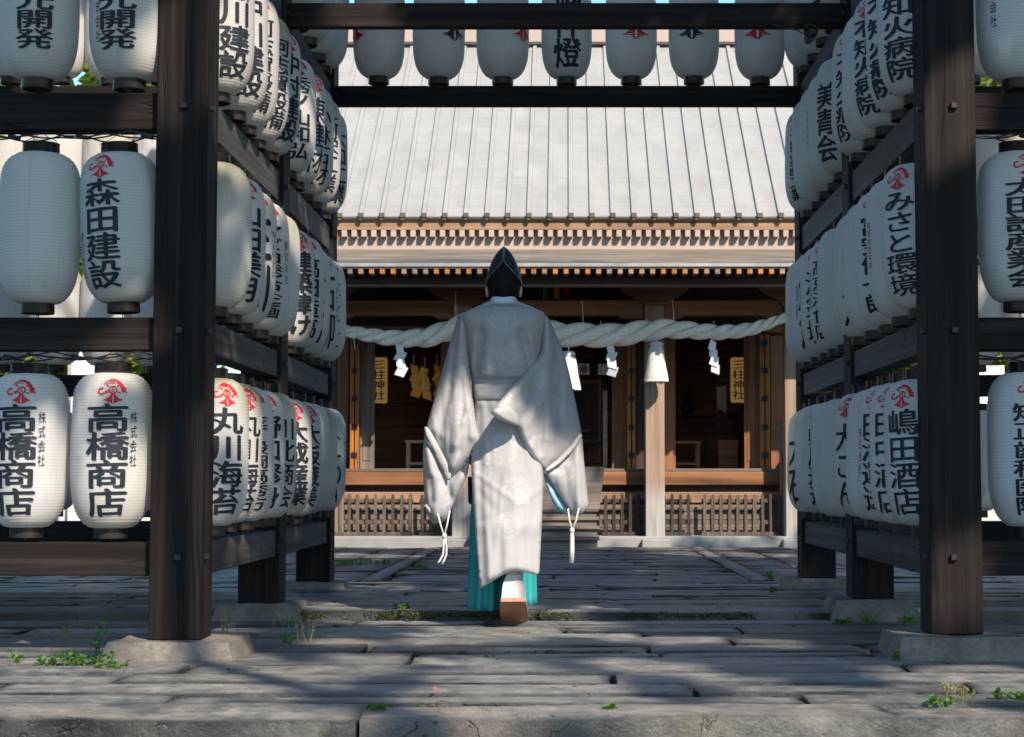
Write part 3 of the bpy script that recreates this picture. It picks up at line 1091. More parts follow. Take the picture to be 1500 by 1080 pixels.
mb.build("rib_cap", M["dark_metal"], roof, bevel=0.006)
MB().box(RX0, RX1, YE - 0.010, YE + 0.01, ZE - 0.022, ZE - 0.006).build("roof_edge", M["dark_metal"], roof)
MB().box(RX0, RX1, YRD - 0.14, YRD + 0.14, ZRD - 0.02, ZRD + 0.36).build("ridge", M["bleached"], roof, bevel=0.02)
MB().box(RX0, RX1, YRD - 0.18, YRD + 0.18, ZRD + 0.36, ZRD + 0.43).build("ridge_cap", M["gutter"], roof, bevel=0.02)

MB().box(RX0, RX1, 17.033, 17.085, ZY(337, 17.03), ZE - 0.052).build("fascia", M["peach_wood"], hall, bevel=0.004)
MB().box(RX0, RX1, 17.024, 17.085, ZE - 0.052, ZE - 0.022).build("fascia_strip", M["peach_wood"], hall, bevel=0.003)
zb1, zb0 = ZY(345, 17.1), ZY(366, 17.1)
MB().box(RX0, RX1, 17.10, 17.16, zb0, ZY(330, 17.1)).build("eave_board", M["bleached"], hall)
n_r = int(7.4 / 0.0986)
for k in range(-26, 27):
    x = XY(835, 17.02) + 0.0986 * k
    if abs(x - HX) > 2.6: continue
    MB().box(x - 0.026, x + 0.026, 17.015, 17.10, ZY(347, 17.02), ZY(337.3, 17.02)).build("rafter", M["bleached"], hall, bevel=0.002)
# lean-to roof under the main eaves
YH0, YH1 = 16.74, 17.10
zh0, zh1 = ZY(387, YH0), ZY(365.5, YH1)


def leanto_material():
    m = NT("weathered_shingle")
    a = m.noise(m.coords((1.2, 30, 30)), 1.0, 7, 0.65)
    b = m.noise(m.coords((0.7, 2, 2)), 1.0, 3, 0.5)
    c = m.ramp(a, [(0.3, (0.075, 0.063, 0.053)), (0.55, (0.15, 0.13, 0.11)), (0.75, (0.23, 0.20, 0.18))])
    sep = m.n("ShaderNodeSeparateXYZ")
    m.l(m.coords(), sep.inputs[0])
    lo = m.math('ADD', m.math('MULTIPLY', sep.outputs[1], -4.2), m.math('MULTIPLY', b, 1.7))
    edge = m.ramp(m.math('ADD', lo, -7.72), [(0.55, 0.0), (0.72, 1.0)])
    c = m.mix(m.math('MULTIPLY', edge, 0.85), c, (0.05, 0.062, 0.068))
    m.base(c).rough(0.85).spec(0.2)
    m.bump(a, 0.5, 0.01)
    return m.m


M["leanto"] = leanto_material()
mb = MB()
mb.prism_x([(YH0, zh0), (YH1, zh1), (YH1, zh1 - 0.05), (YH0, zh0 - 0.03)], RX0 + 0.2, RX1 - 0.2)
lean = mb.build("lean_to_roof", M["leanto"], hall)
MB().box(RX0 + 0.2, RX1 - 0.2, YH0 - 0.022, YH0 - 0.002, zh0 - 0.03, zh0 + 0.008).build("drip_edge", M["gutter"], lean, bevel=0.004)
MB().box(RX0 + 0.2, RX1 - 0.2, YH0 - 0.008, YH0 + 0.02, zh0 - 0.046, zh0 - 0.034).build("batten", M["old_x"], lean, bevel=0.003)
for k in range(-24, 25):
    x = XY(829.3, 16.74) + 0.1067 * k
    if abs(x - HX) > 2.6: continue
    mt = M["gold_wood"] if rng.random() < 0.45 else (M["peach_wood"] if rng.random() < 0.6 else M["old_y"])
    MB().box(x - 0.024, x + 0.024, 16.738, 17.3, ZY(401.3, 16.74), ZY(393.2, 16.74)).build("rafter", mt, hall, bevel=0.002)
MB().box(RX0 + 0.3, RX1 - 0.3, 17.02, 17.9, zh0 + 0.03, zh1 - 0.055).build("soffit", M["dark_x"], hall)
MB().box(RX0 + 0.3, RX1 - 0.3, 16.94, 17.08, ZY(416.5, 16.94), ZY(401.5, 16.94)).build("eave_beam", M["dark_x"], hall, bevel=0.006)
MB().box(RX0 + 0.3, RX1 - 0.3, 16.932, 17.07, ZY(419.2, 16.94), ZY(416.8, 16.94)).build("eave_moulding", M["old_x"], hall, bevel=0.002)

def pillar_material():
    m = NT("pillar_wood")
    g = m.noise(m.coords((16, 16, 0.5)), 1.0, 8, 0.62, 0.6)
    k = m.noise(m.coords((1.5, 1.5, 1.1)), 1.0, 4, 0.6)
    br = m.ramp(g, [(0.28, (0.13, 0.085, 0.062)), (0.5, (0.26, 0.18, 0.135)), (0.74, (0.36, 0.26, 0.20))])
    gr = m.ramp(g, [(0.28, (0.15, 0.14, 0.13)), (0.5, (0.30, 0.285, 0.265)), (0.74, (0.42, 0.40, 0.375))])
    sep = m.n("ShaderNodeSeparateXYZ")
    m.l(m.coords(), sep.inputs[0])
    f = m.ramp(m.math('ADD', m.math('MULTIPLY', sep.outputs[2], 1.0), m.math('MULTIPLY', k, 0.5)), [(0.75, 1.0), (1.0, 0.0)])
    m.base(m.mix(f, br, gr)).rough(0.75).spec(0.25)
    m.bump(g, 0.25, 0.006)
    return m.m


M["pillar"] = pillar_material()
PL = [-2.55 + 0.0, XY(677, 17.9), XY(959, 17.9), XY(1163, 17.9)]
PLY0, PLY1 = 17.80, 18.00
ZPL = ZY(786, 17.78)
for x in PL:
    p = MB().box(x - 0.1, x + 0.1, PLY0, PLY1, ZY(790, 17.8), ZY(442, 17.9)).build("pillar", M["pillar"], hall, bevel=0.012, seg=2)
    MB().box(x - 0.145, x + 0.145, PLY0 - 0.10, PLY1 + 0.08, 0.0, ZY(790.3, 17.7)).build("pillar_base", M["plinth"], p, bevel=0.01)
    # boat-shaped bracket arm on the pillar
    zt, zm = ZY(418, 17.9), ZY(441.5, 17.9)
    arm = [(x - 0.36, zt), (x + 0.36, zt), (x + 0.36, zt - 0.05), (x + 0.28, zt - 0.11), (x + 0.15, zm), (x - 0.15, zm), (x - 0.28, zt - 0.11), (x - 0.36, zt - 0.05)]
    MB().prism(arm, PLY0 + 0.03, PLY1 - 0.03).build("bracket", M["hall_x"], hall, bevel=0.006)
    MB().box(x - 0.13, x + 0.13, PLY0 - 0.03, PLY1 + 0.03, zm - 0.055, zm - 0.002).build("bearing_block", M["hall_x"], hall, bevel=0.012)
for a, b in zip(PL[:-1], PL[1:]):                            # tie beams with chamfered ends between the pillars
    z1, z0 = ZY(440, 17.85), ZY(467, 17.85)
    a1, b1 = a + 0.102, b - 0.102
    c = 0.16 if b - a < 1.7 else 0.24
    poly = [(a1, z1), (b1, z1), (b1, z0), (b1 - c, z0), (b1 - c - 0.06, z0 + 0.035), (a1 + c + 0.06, z0 + 0.035), (a1 + c, z0), (a1, z0)]
    MB().prism(poly, 17.84, 17.97).build("tie_beam", M["hall_x"], hall, bevel=0.006)
# ceiling over the porch, walls over the doors
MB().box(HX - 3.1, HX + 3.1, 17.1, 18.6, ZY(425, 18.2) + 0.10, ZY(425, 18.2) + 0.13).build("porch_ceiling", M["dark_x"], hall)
DY = 18.60
zfl = ZY(689, DY)
zln = ZY(492, DY)
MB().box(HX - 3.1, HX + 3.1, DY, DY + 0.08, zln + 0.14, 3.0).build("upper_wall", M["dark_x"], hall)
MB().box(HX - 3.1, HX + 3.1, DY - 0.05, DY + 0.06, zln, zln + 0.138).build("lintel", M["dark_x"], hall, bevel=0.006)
MB().box(HX - 3.1, HX + 3.1, DY - 0.09, DY - 0.052, zln + 0.03, zln + 0.10).build("lintel_moulding", M["hall_x"], hall, bevel=0.006)
for a, b, mt in ((493, 511, "hall_z"), (645, 664, "hall_z"), (690, 711, "hall_z"), (931, 944, "dark_z"), (960, 990, "hall_z"), (1129, 1150, "hall_z"), (1150, 1190, "hall_z"), (455, 492.6, "hall_z")):
    MB().box(XY(a, DY), XY(b, DY) - 0.003, DY - 0.04, DY + 0.08, zfl - 0.02, zln).build("door_post", M[mt], hall, bevel=0.006)
for xs_ in (-1, 1):
    xx = HX + xs_ * 3.1
    MB().box(min(xx, XY(1190, DY) if xs_ > 0 else XY(455, DY)), max(xx, XY(1190, DY) if xs_ > 0 else XY(455, DY)), DY + 0.0, DY + 0.07, 0.3, zln).build("side_wall", M["hall_z"], hall)


def folded_door(px_a, px_b, side):
    """two folded leaves seen edge-on, with the flat black hinges between, and the inner leaf standing back"""
    xa, xb = XY(px_a, 18.27), XY(px_b, 18.27)
    w = (xb - xa - 0.012) / 2
    d = MB().box(xa, xa + w, 18.27, 18.59, zfl + 0.012, zln - 0.01).box(xb - w, xb, 18.27, 18.59, zfl + 0.012, zln - 0.01).build("folding_door", M["gold_wood"], hall, bevel=0.004)
    for py in (502, 543, 584, 626, 667):
        z = ZY(py, 18.27)
        MB().box(xa + w * 0.35, xb - w * 0.35, 18.262, 18.274, z - 0.03, z + 0.03).build("hinge", M["iron"], d, bevel=0.002)
    xi0, xi1 = (xb + 0.006, xb + 0.16) if side > 0 else (xa - 0.16, xa - 0.006)
    MB().box(xi0, xi1, 18.36, 18.395, zfl + 0.012, zln - 0.01).box(xi0 + 0.03, xi1 - 0.03, 18.352, 18.36, zfl + 0.10, zln - 0.12).build("door_leaf", M["old_z"] if side > 0 else M["hall_z"], hall, bevel=0.003)


folded_door(512, 524.5, 1)
folded_door(919, 931, -1)
folded_door(1114, 1128.5, -1)
folded_door(714, 726, 1)

SYF = 18.14
MB().box(XY(490, SYF), XY(1148, SYF), SYF, DY + 0.1, ZY(711, SYF), ZY(691, SYF)).build("sill", M["hall_x"], hall, bevel=0.008)
MB().box(XY(500, SYF), XY(1142, SYF), SYF + 0.03, DY - 0.04, ZY(690.6, SYF), ZY(686.5, SYF)).build("threshold", M["old_x"], hall, bevel=0.004)
MB().box(HX - 3.0, HX + 3.0, SYF + 0.10, SYF + 0.16, 0.1, ZY(706, SYF)).build("skirting", M["dark_x"], hall)
MB().box(HX - 3.0, HX + 3.0, SYF + 0.02, SYF + 0.098, ZY(737, SYF), ZY(721, SYF)).build("veranda_board", M["peach_wood"], hall, bevel=0.005)
yb = [737.4, 750, 762, 774, 786]
for a, b in zip(yb[:-1], yb[1:]):
    MB().box(HX - 3.0, HX + 3.0, SYF + 0.035 + 0.006 * (a % 2), SYF + 0.097, ZY(b, SYF) + 0.004, ZY(a, SYF)).build("siding_board", M["old_x"], hall, bevel=0.003)
MB().box(HX - 3.3, HX + 3.3, 17.78, 23.0, -0.02, ZPL).build("plinth", M["plinth"], hall, bevel=0.012)
# the room behind the doors
RB = 21.6
MB().box(HX - 3.0, HX + 3.0, DY + 0.1, RB, zfl - 0.12, zfl - 0.01).build("room_floor", M["room_x"], hall)
MB().box(HX - 3.0, HX + 3.0, RB, RB + 0.08, zfl - 0.1, 3.1).build("back_wall", M["room_x"], hall)
MB().box(HX - 3.08, HX - 3.0, DY + 0.07, RB, zfl - 0.1, 3.1).box(HX + 3.0, HX + 3.08, DY + 0.07, RB, zfl - 0.1, 3.1).build("room_wall", M["room_z"], hall)
MB().box(HX - 3.08, HX + 3.08, DY + 0.08, RB + 0.08, 2.95, 3.05).build("room_ceiling", M["room_x"], hall)
for px in (708, 938):
    MB().box(XY(px, 19.6) - 0.06, XY(px, 19.6) + 0.06, 19.5, 20.9, zfl, 2.95).build("inner_partition", M["room_z"], hall)
for py in (515, 532, 560, 590):
    MB().box(HX - 3.0, HX + 3.0, RB - 0.02, RB - 0.002, ZY(py + 2, RB), ZY(py, RB)).build("wall_batten", M["hall_x"], hall)
# steps
zs = [ZY(785, 17.4), ZY(770, 17.5), ZY(757, 17.6), ZY(745, 17.7)]
mb = MB()
for i, (z, yy) in enumerate(zip(zs, (17.02, 17.2, 17.4, 17.58))):
    MB().box(XY(702, 17.5), XY(877, 17.5), yy, yy + 0.25, z - 0.035, z).build("step", M["old_x"], hall, bevel=0.006)
    MB().box(XY(705, 17.5), XY(874, 17.5), yy + 0.03, yy + 0.05, 0.03 if i == 0 else zs[i - 1], z - 0.036).build("riser", M["old_x"], hall)
for px, sxx in ((1150, 1), (497, -1)):
    x = XY(px, 18.05)
    nw = MB().box(x - 0.05, x + 0.05, 18.03, 18.13, ZPL, ZY(664, 18.05)).build("newel_post", M["old_z"], hall, bevel=0.008)
    zc = ZY(664, 18.05)
    MB().lathe([(0.0, 0.0), (0.060, 0.0), (0.062, 0.02), (0.054, 0.03), (0.052, 0.17), (0.058, 0.18), (0.058, 0.2), (0.040, 0.215), (0.034, 0.235), (0.052, 0.255), (0.062, 0.285), (0.056, 0.315), (0.03, 0.34), (0.008, 0.36), (0.0, 0.365)], 20, (x, 18.08, zc)).build("finial", M["verdigris"], nw, auto=R(50))
    MB().box(x + 0.03 * sxx - 0.035, x + 0.03 * sxx + 0.035, 18.131, 18.9, ZY(676, 18.05) - 0.05, ZY(676, 18.05)).build("handrail", M["old_y"], hall, bevel=0.006)

# ------------------------------------------------------------------ inside and before the hall
def zigzag(name, px, py, Y, h, label, mat, cat="paper streamer", group=None, flip=1, yaw=0.0):
    """a cut and folded paper strip: four leaves, each hanging off the corner of the one above"""
    top = W(px, py, Y)
    t = thing(name, label, cat, top, group)
    s = h / 4
    mb = MB()
    x, z = 0.0, 0.0
    for i in range(4):
        dx = (0.30 if i % 2 else -0.25) * s * flip
        w = s * (0.95 if i else 0.8)
        tilt = 0.25 * (-1) ** i
        P = [Vector((x - w * 0.42, -0.02 * i * s, z)), Vector((x + w * 0.55, -0.02 * i * s + w * 0.12 * (-1) ** i, z - s * 0.28)), Vector((x + w * 0.42 + dx, -tilt * s * .6, z - s * 1.25)), Vector((x - w * 0.58 + dx, -tilt * s * .6 + w * .1, z - s * 0.95))]
        rot = Matrix.Rotation(yaw, 3, 'Z')
        nrm = (P[1] - P[0]).cross(P[3] - P[0]).normalized() * 0.0012
        q = [top + rot @ (p + nrm) for p in P] + [top + rot @ (p - nrm) for p in P]
        mb.add(q, [(0, 1, 2, 3), (7, 6, 5, 4), (0, 4, 5, 1), (1, 5, 6, 2), (2, 6, 7, 3), (3, 7, 4, 0)])
        x += dx * 0.9 + (0.05 * s if i % 2 else 0.12 * s)
        z -= s * 0.78
    mb.build("paper_strip", mat, t)
    MB().tube([top + Vector((0, 0, 0.10)), top + Vector((0, 0, -0.005))], 0.003, 5).build("thread", M["paper_white"], t)
    return t


YRP = 17.62                                                  # the hanging rope
path = [(430, 466, 5), (470, 474, 6), (500, 483, 7.5), (540, 491, 10), (580, 496, 12), (620, 495, 14), (650, 487, 15.5), (680, 476, 16.5), (725, 471, 17), (770, 477, 17), (815, 489, 17.5), (860, 491, 17.5), (900, 491, 17), (940, 486, 16), (975, 482, 14.5), (1010, 484, 12.5), (1050, 487, 11), (1090, 484, 10), (1120, 476, 8.5), (1150, 465, 6.5), (1180, 452, 5), (1215, 440, 4)]
cs = [(W(a, b, YRP), r * YRP / FPX) for a, b, r in path]


def catmull(p0, p1, p2, p3, t):
    return 0.5 * ((2 * p1) + (p2 - p0) * t + (2 * p0 - 5 * p1 + 4 * p2 - p3) * t * t + (3 * p1 - p0 - 3 * p2 + p3) * t ** 3)


line = []
for i in range(len(cs) - 1):
    g = lambda k: cs[min(max(k, 0), len(cs) - 1)]
    for j in range(14):
        t = j / 14
        line.append((catmull(g(i - 1)[0], g(i)[0], g(i + 1)[0], g(i + 2)[0], t), g(i)[1] * (1 - t) + g(i + 1)[1] * t))
line.append(cs[-1])
rope = thing("straw_rope", "thick twisted white sacred rope hung across the hall front", "rope", W(829, 487, YRP))
for sidx in range(3):
    pts, rr, ph, prev = [], [], sidx * 2 * math.pi / 3, None
    acc = 0.0
    for i, (p, r) in enumerate(line):
        d = (line[min(i + 1, len(line) - 1)][0] - line[max(i - 1, 0)][0]).normalized()
        up = (Vector((0, 0, 1)) - d * d.z).normalized()
        w = d.cross(up)
        if prev is not None: acc += (p - prev).length / (r * 7.2)
        prev = p
        a = ph - acc * 2 * math.pi * 0.95
        pts.append(p + (up * math.cos(a) + w * math.sin(a)) * r * 0.54)
        rr.append(r * 0.53)
    MB().tube(pts, rr, 18).build("strand", M["rope_white"], rope, smooth=True)
for px, y0_, y1_ in ((518, 478, 512), (612, 480, 500), (667, 428, 476), (853, 440, 500), (880, 470, 500), (985, 440, 470), (1045, 470, 488), (1110, 470, 486)):
    a, b = W(px, y0_, YRP - 0.07), W(px + 2, y1_, YRP - 0.11)
    MB().tube([a, (a + b) / 2 + Vector((0, -0.05, 0)), b], 0.0035, 5).build("binding_cord", M["rope_white"], rope)
for i, (px, py, lab, fl) in enumerate(((584, 502, "white zigzag paper hanging from the rope in front of the left doorway", 1), (893, 502, "white zigzag paper hanging from the rope just left of the bare pillar", 1), (1045, 498, "white zigzag paper hanging from the rope in front of the right doorway", -1))):
    zigzag("zigzag_paper", px, py, YRP - 0.03, 0.40, lab, M["paper_white"], "paper streamer", "zigzag papers on the sacred rope", -fl, yaw=[0.3, -0.2, 0.5, 0][i])


def tassel(px, py0, py1, Y, label):
    top = W(px, py0, Y)
    H = top.z - ZY(py1, Y)
    t = thing("rope_tassel", label, "tassel", top, "straw tassels on the sacred rope")
    mb = MB()
    n, m_ = 72, 14
    base = len(mb.v)
    for j in range(m_ + 1):
        v = j / m_
        r = (0.064 + 0.058 * v ** 0.8) * (1 + 0.02 * math.sin(9 * v))
        for k in range(n):
            a = 2 * math.pi * k / n
            g = 1 + 0.045 * math.sin(k * 2.6) * (0.3 + v) + 0.03 * noise.noise((k * 0.9, v * 2, px))
            z = -0.05 - (H - 0.05) * v
            if j == m_: z += 0.018 * noise.noise((k * 1.3, 5, px)) - 0.01
            mb.v.append((top.x + r * g * math.cos(a), top.y + r * g * math.sin(a), top.z + z))
    for j in range(m_):
        for k in range(n):
            a, b = base + j * n + k, base + j * n + (k + 1) % n
            mb.f.append((a, a + n, b + n, b))
    mb.f.append(tuple(base + m_ * n + k for k in range(n)))
    mb.f.append(tuple(base + k for k in reversed(range(n))))
    mb.build("fringe", M["tassel_white"], t, smooth=True)
    MB().lathe([(0.0, 0.0), (0.05, 0.0), (0.068, -0.015), (0.07, -0.032), (0.055, -0.05), (0.066, -0.062), (0.0, -0.062)], 28, top).build("knot", M["tassel_white"], t, smooth=True)
    MB().tube([top + Vector((0, 0, 0.06)), top], 0.006, 6).build("cord", M["rope_white"], t)


tassel(961, 501, 558, YRP - 0.02, "straw tassel hanging in front of the bare wooden pillar")
tassel(833, 515, 570, YRP - 0.02, "straw tassel half hidden by the priest's right sleeve")


def yellow_paper():
    m = NT("yellow_paper")
    n = m.noise(m.coords((1, 1, 1)), 9, 4)
    m.base(m.ramp(n, [(0.3, (0.50, 0.33, 0.12)), (0.7, (0.62, 0.43, 0.18))])).rough(0.6)
    m.p.inputs["Emission Color"].default_value = (1.0, 0.55, 0.14, 1)
    m.p.inputs["Emission Strength"].default_value = 0.08
    return m.m


M["yellow"] = yellow_paper()
for px, py0, py1, w, lab in ((556, 524, 591, 22, "lit yellow paper lantern lettered 三柱神社 in the left doorway"), (1081, 524, 590, 21, "lit yellow paper lantern lettered 三柱神社 in the right doorway")):
    Y = 18.95
    c = W(px, (py0 + py1) / 2, Y)
    hh, hw = (ZY(py0, Y) - ZY(py1, Y)) / 2, w / 2 * Y / FPX
    t = thing("name_lantern", lab, "lantern", c, "yellow name lanterns in the doorways")
    MB().cbox(c, (hw * 2, 0.14, hh * 2)).build("lantern_body", M["yellow"], t, bevel=0.022, seg=3)
    MB().cbox(c + Vector((0, 0, hh + 0.012)), (hw * 0.8, 0.08, 0.025)).cbox(c - Vector((0, 0, hh + 0.012)), (hw * 0.8, 0.08, 0.025)).build("rim", M["lacquer"], t, bevel=0.004)
    MB().tube([c + Vector((0, 0, hh + 0.02)), (c.x, c.y, zln + 0.1)], 0.004, 5).build("cord", M["cable"], t)
    V, F = [], []
    for v, f in column("三柱神社", 0, hh * 0.9, -hh * 0.88, hw * 1.75, 1.0, 0.02):
        b = len(V)
        V += [(x, -0.0715 - dl, z) for x, z, dl in v]
        F += [tuple(i + b for i in q) for q in f]
    me = bpy.data.meshes.new("lettering")
    me.from_pydata(V, [], F)
    me.materials.append(M["ink"])
    o = bpy.data.objects.new("lettering", me)
    COL.objects.link(o)
    o.parent = t

M["gold_paper"] = plain("gold_paper", (0.92, 0.33, 0.045), 0.35, 0.5, 0.0, 0.15)
for i, px in enumerate((606, 622, 640)):
    zigzag("golden_streamer", px, 533 + i % 2 * 4, 18.72, 0.42, f"folded golden paper streamer standing inside the left doorway, {['leftmost', 'middle', 'rightmost'][i]} of three", M["gold_paper"], "paper streamer", "golden streamers in the hall", 1 if i % 2 else -1, 0.2 * i)


def stool(px, py0, w, h, d, Y, label, mat, name="stool", cat="stool"):
    x = XY(px, Y)
    t = thing(name, label, cat, (x, Y, zfl))
    z1 = ZY(py0, Y)
    MB().box(x - w / 2, x + w / 2, Y, Y + d, z1 - 0.03, z1).build("seat" if name == "stool" else "table_top", mat, t, bevel=0.004)
    for a in (-1, 1):
        for b in (0.03, d - 0.06):
            MB().box(x + a * (w / 2 - 0.035) - 0.018, x + a * (w / 2 - 0.035) + 0.018, Y + b, Y + b + 0.035, zfl - 0.008, z1 - 0.031).build("leg", mat, t)
    MB().box(x - w / 2 + 0.05, x + w / 2 - 0.05, Y + 0.035, Y + 0.055, zfl + 0.06, zfl + 0.09).build("stretcher", mat, t)
    return t


stool(612, 645, 0.30, 0.3, 0.28, 18.85, "pale wooden stool just inside the left doorway", M["pale_wood"])
stool(1004, 646, 0.36, 0.3, 0.32, 18.9, "small brown wooden stand inside the right doorway, left of the box", M["hall_x"], "side_table", "table")
x = XY(866, 19.2)
t = stool(866, 646, 0.34, 0.3, 0.4, 19.0, "dark low table before the cabinet in the middle doorway", M["dark_x"], "altar_table", "table")
x0, x1 = XY(1053, 18.95), XY(1081, 18.95)
bx = thing("wooden_box", "plain brown wooden box on the floor of the right doorway", "box", ((x0 + x1) / 2, 18.95, zfl))
MB().box(x0, x1, 18.95, 19.2, zfl - 0.008, ZY(648, 18.95)).build("box_body", M["hall_x"], bx, bevel=0.004)
MB().box(x0 - 0.008, x1 + 0.008, 18.942, 19.208, ZY(648, 18.95), ZY(644.5, 18.95)).build("lid", M["hall_x"], bx, bevel=0.003)
bx = thing("paper_notice", "pale paper notices pinned beside the right yellow lantern", "notice", W(1058, 584, 19.4))
for k, (a, b, c, d) in enumerate(((1051, 1058, 567, 600), (1058.5, 1065, 565, 603))):
    MB().box(XY(a, 19.4), XY(b, 19.4), 19.4, 19.404, ZY(d, 19.4), ZY(c, 19.4)).build("sheet", M["pale_wood"], bx)
MB().box(XY(1050, 19.4), XY(1066, 19.4), 19.405, 19.43, zfl, ZY(560, 19.4)).build("board", M["dark_z"], bx)
vb = W(1007, 607, 20.2)
v_ = thing("bronze_vase", "dark vase with dried sprigs on the shelf in the right doorway", "vase", vb)
MB().lathe([(0, 0), (0.05, 0), (0.055, 0.01), (0.075, 0.06), (0.07, 0.11), (0.035, 0.15), (0.03, 0.17), (0.045, 0.19), (0.0, 0.185)], 20, vb).build("body", M["iron"], v_, smooth=True)
mb = MB()
for k in range(9):
    a = k * 0.7
    mb.tube([vb + Vector((0, 0, 0.18)), vb + Vector((0.04 * math.cos(a), 0.04 * math.sin(a), 0.27)), vb + Vector((0.09 * math.cos(a), 0.09 * math.sin(a), 0.33 + 0.03 * (k % 3)))], [0.004, 0.012, 0.004], 5)
mb.build("sprig", M["leaf_dark"], v_)
sh = thing("altar_shelf", "long dark shelf on legs at the back of the right doorway", "shelf", (XY(1010, 20.3), 20.1, zfl))
MB().box(XY(985, 20.1), XY(1085, 20.1), 20.05, 20.45, vb.z - 0.035, vb.z - 0.001).build("board", M["dark_x"], sh, bevel=0.004)
for px in (990, 1035, 1080):
    MB().box(XY(px, 20.1) - 0.02, XY(px, 20.1) + 0.02, 20.07, 20.11, zfl - 0.008, vb.z - 0.036).build("leg", M["dark_z"], sh)
cb = thing("cabinet", "dark wooden cabinet in the middle doorway with a brass pull", "cabinet", (XY(860, 19.5), 19.5, zfl))
MB().box(XY(836, 19.5), XY(881, 19.5), 19.5, 19.95, zfl, ZY(556, 19.5)).build("body", M["hall_z"], cb, bevel=0.006)
MB().box(XY(840, 19.5), XY(877, 19.5), 19.488, 19.499, ZY(644, 19.5), ZY(562, 19.5)).build("door", M["dark_z"], cb, bevel=0.004)
MB().box(XY(852, 19.5), XY(864, 19.5), 19.475, 19.487, ZY(632, 19.5), ZY(629.5, 19.5)).build("handle", M["gold_wood"], cb)
lp = thing("corner_post", "bright sunlit wooden post inside the middle doorway", "post", (XY(887, 18.75), 18.75, zfl))
MB().box(XY(883.5, 18.7), XY(890, 18.7), 18.68, 18.74, zfl - 0.008, ZY(572, 18.7)).build("shaft", M["pale_wood"], lp, bevel=0.003)
MB().box(XY(883, 18.7), XY(890.5, 18.7), 18.675, 18.745, ZY(572, 18.7), ZY(569, 18.7)).build("cap", M["dark_x"], lp)
cu = thing("crest_curtain", "short white curtain with a round black crest hung in the middle doorway", "curtain", W(862, 535, 19.0))
for a, b in ((842, 863), (876, 891), (800, 838)):
    mb = MB()
    n = 14
    top, bot = ZY(533, 19.0), ZY(549, 19.0)
    for s in (0, 0.004):
        b0 = len(mb.v)
        for i in range(n + 1):
            x = XY(a + (b - a) * i / n, 19.0)
            yy = 19.0 + 0.008 * math.sin(i * 1.2) + s
            mb.v += [(x, yy, top), (x, yy, bot)]
        for i in range(n):
            q = b0 + 2 * i
            mb.f.append((q, q + 1, q + 3, q + 2) if s == 0 else (q, q + 2, q + 3, q + 1))
    mb.build("cloth", M["pale_wood"] if False else M["cloth_white"], cu, smooth=True)
c = W(854.5, 541, 18.985)
mb = MB()
for rr_, w_ in ((0.040, 0.012), (0.015, 0.016)):
    v, f = arc_strip(0, 0, rr_, 0, 360, w_, w_, 18)
    mb.add([(c.x + x, c.y, c.z + z) for x, z in v], [tuple(reversed(q)) for q in f])
mb.build("mark", M["ink"], cu)
for px, nm, col in ((798, "green", (0.04, 0.30, 0.06)), (815, "yellow", (0.55, 0.36, 0.03)), (829, "red", (0.5, 0.03, 0.02))):
    t = thing("cloth_streamer", f"short {nm} cloth streamer hanging under the eaves right of the priest's hat", "streamer", W(px, 420, 18.2))
    mb = MB()
    w = 0.02 if nm != "yellow" else 0.028
    mb.box(XY(px, 18.2) - w, XY(px, 18.2) + w, 18.2, 18.206, ZY(438 if nm != "red" else 431, 18.2), ZY(419, 18.2))
    mb.build("cloth", plain(nm + "_cloth", col, 0.8, 0.2), t)

ob = thing("offering_box", "weathered wooden offering box with slatted top on the hall steps", "offering box", (XY(815, 17.62), 17.66, zs[3]))
xa, xb = XY(748, 17.5), XY(886, 17.5)
zt = ZY(684, 17.5)
xa2, xb2 = xa + 0.055, xb - 0.055
zb = zs[3] + 0.0
ya, yb_ = 17.60, 17.78
v = [(xa2, ya, zb), (xb2, ya, zb), (xb2, yb_, zb), (xa2, yb_, zb), (xa, ya - 0.04, zt), (xb, ya - 0.04, zt), (xb, yb_, zt), (xa, yb_, zt)]
MB().add(v, [(0, 3, 2, 1), (0, 1, 5, 4), (1, 2, 6, 5), (2, 3, 7, 6), (3, 0, 4, 7)]).build("box_body", M["old_x"], ob)
mb = MB()
for k in range(14):
    x = xa + 0.03 + (xb - xa - 0.06) * k / 13
    mb.box(x - 0.016, x + 0.016, ya - 0.03, yb_ - 0.005, zt - 0.02, zt - 0.001)
mb.build("slat", M["old_y"], ob)


def fence(px_list, label, mat, y_top=724, rail=True, ext=3, Y=18.04):
    xs_ = [XY(p, Y) for p in px_list]
    t = thing("picket_fence", label, "fence", ((xs_[0] + xs_[-1]) / 2, Y, ZPL), "low picket fences along the hall")
    for x in xs_:
        w = 0.0165 + random.uniform(-.001, .002)
        zt_ = ZY(y_top, Y) + random.uniform(-.012, .008)
        lean = random.uniform(-.006, .006)
        poly = [(x - w, ZPL + 0.002), (x + w, ZPL + 0.002), (x + w + lean, zt_ - 0.02), (x + w * .5 + lean, zt_), (x - w * .5 + lean, zt_), (x - w + lean, zt_ - 0.02)]
        MB().prism(poly, Y - 0.022, Y).build("picket", mat, t, bevel=0.002)
    a, b = xs_[0] - 0.03, xs_[-1] + 0.03
    for y0_, y1_ in ((731, 736.5), (762, 768)):
        MB().box(a, b, Y + 0.003, Y + 0.028, ZY(y1_, Y), ZY(y0_, Y)).build("rail", mat, t, bevel=0.002)
    MB().box(a, b, Y - 0.05, Y - 0.024, ZPL + 0.001, ZY(779.5, Y)).build("bottom_board", mat, t, bevel=0.003)
    return t


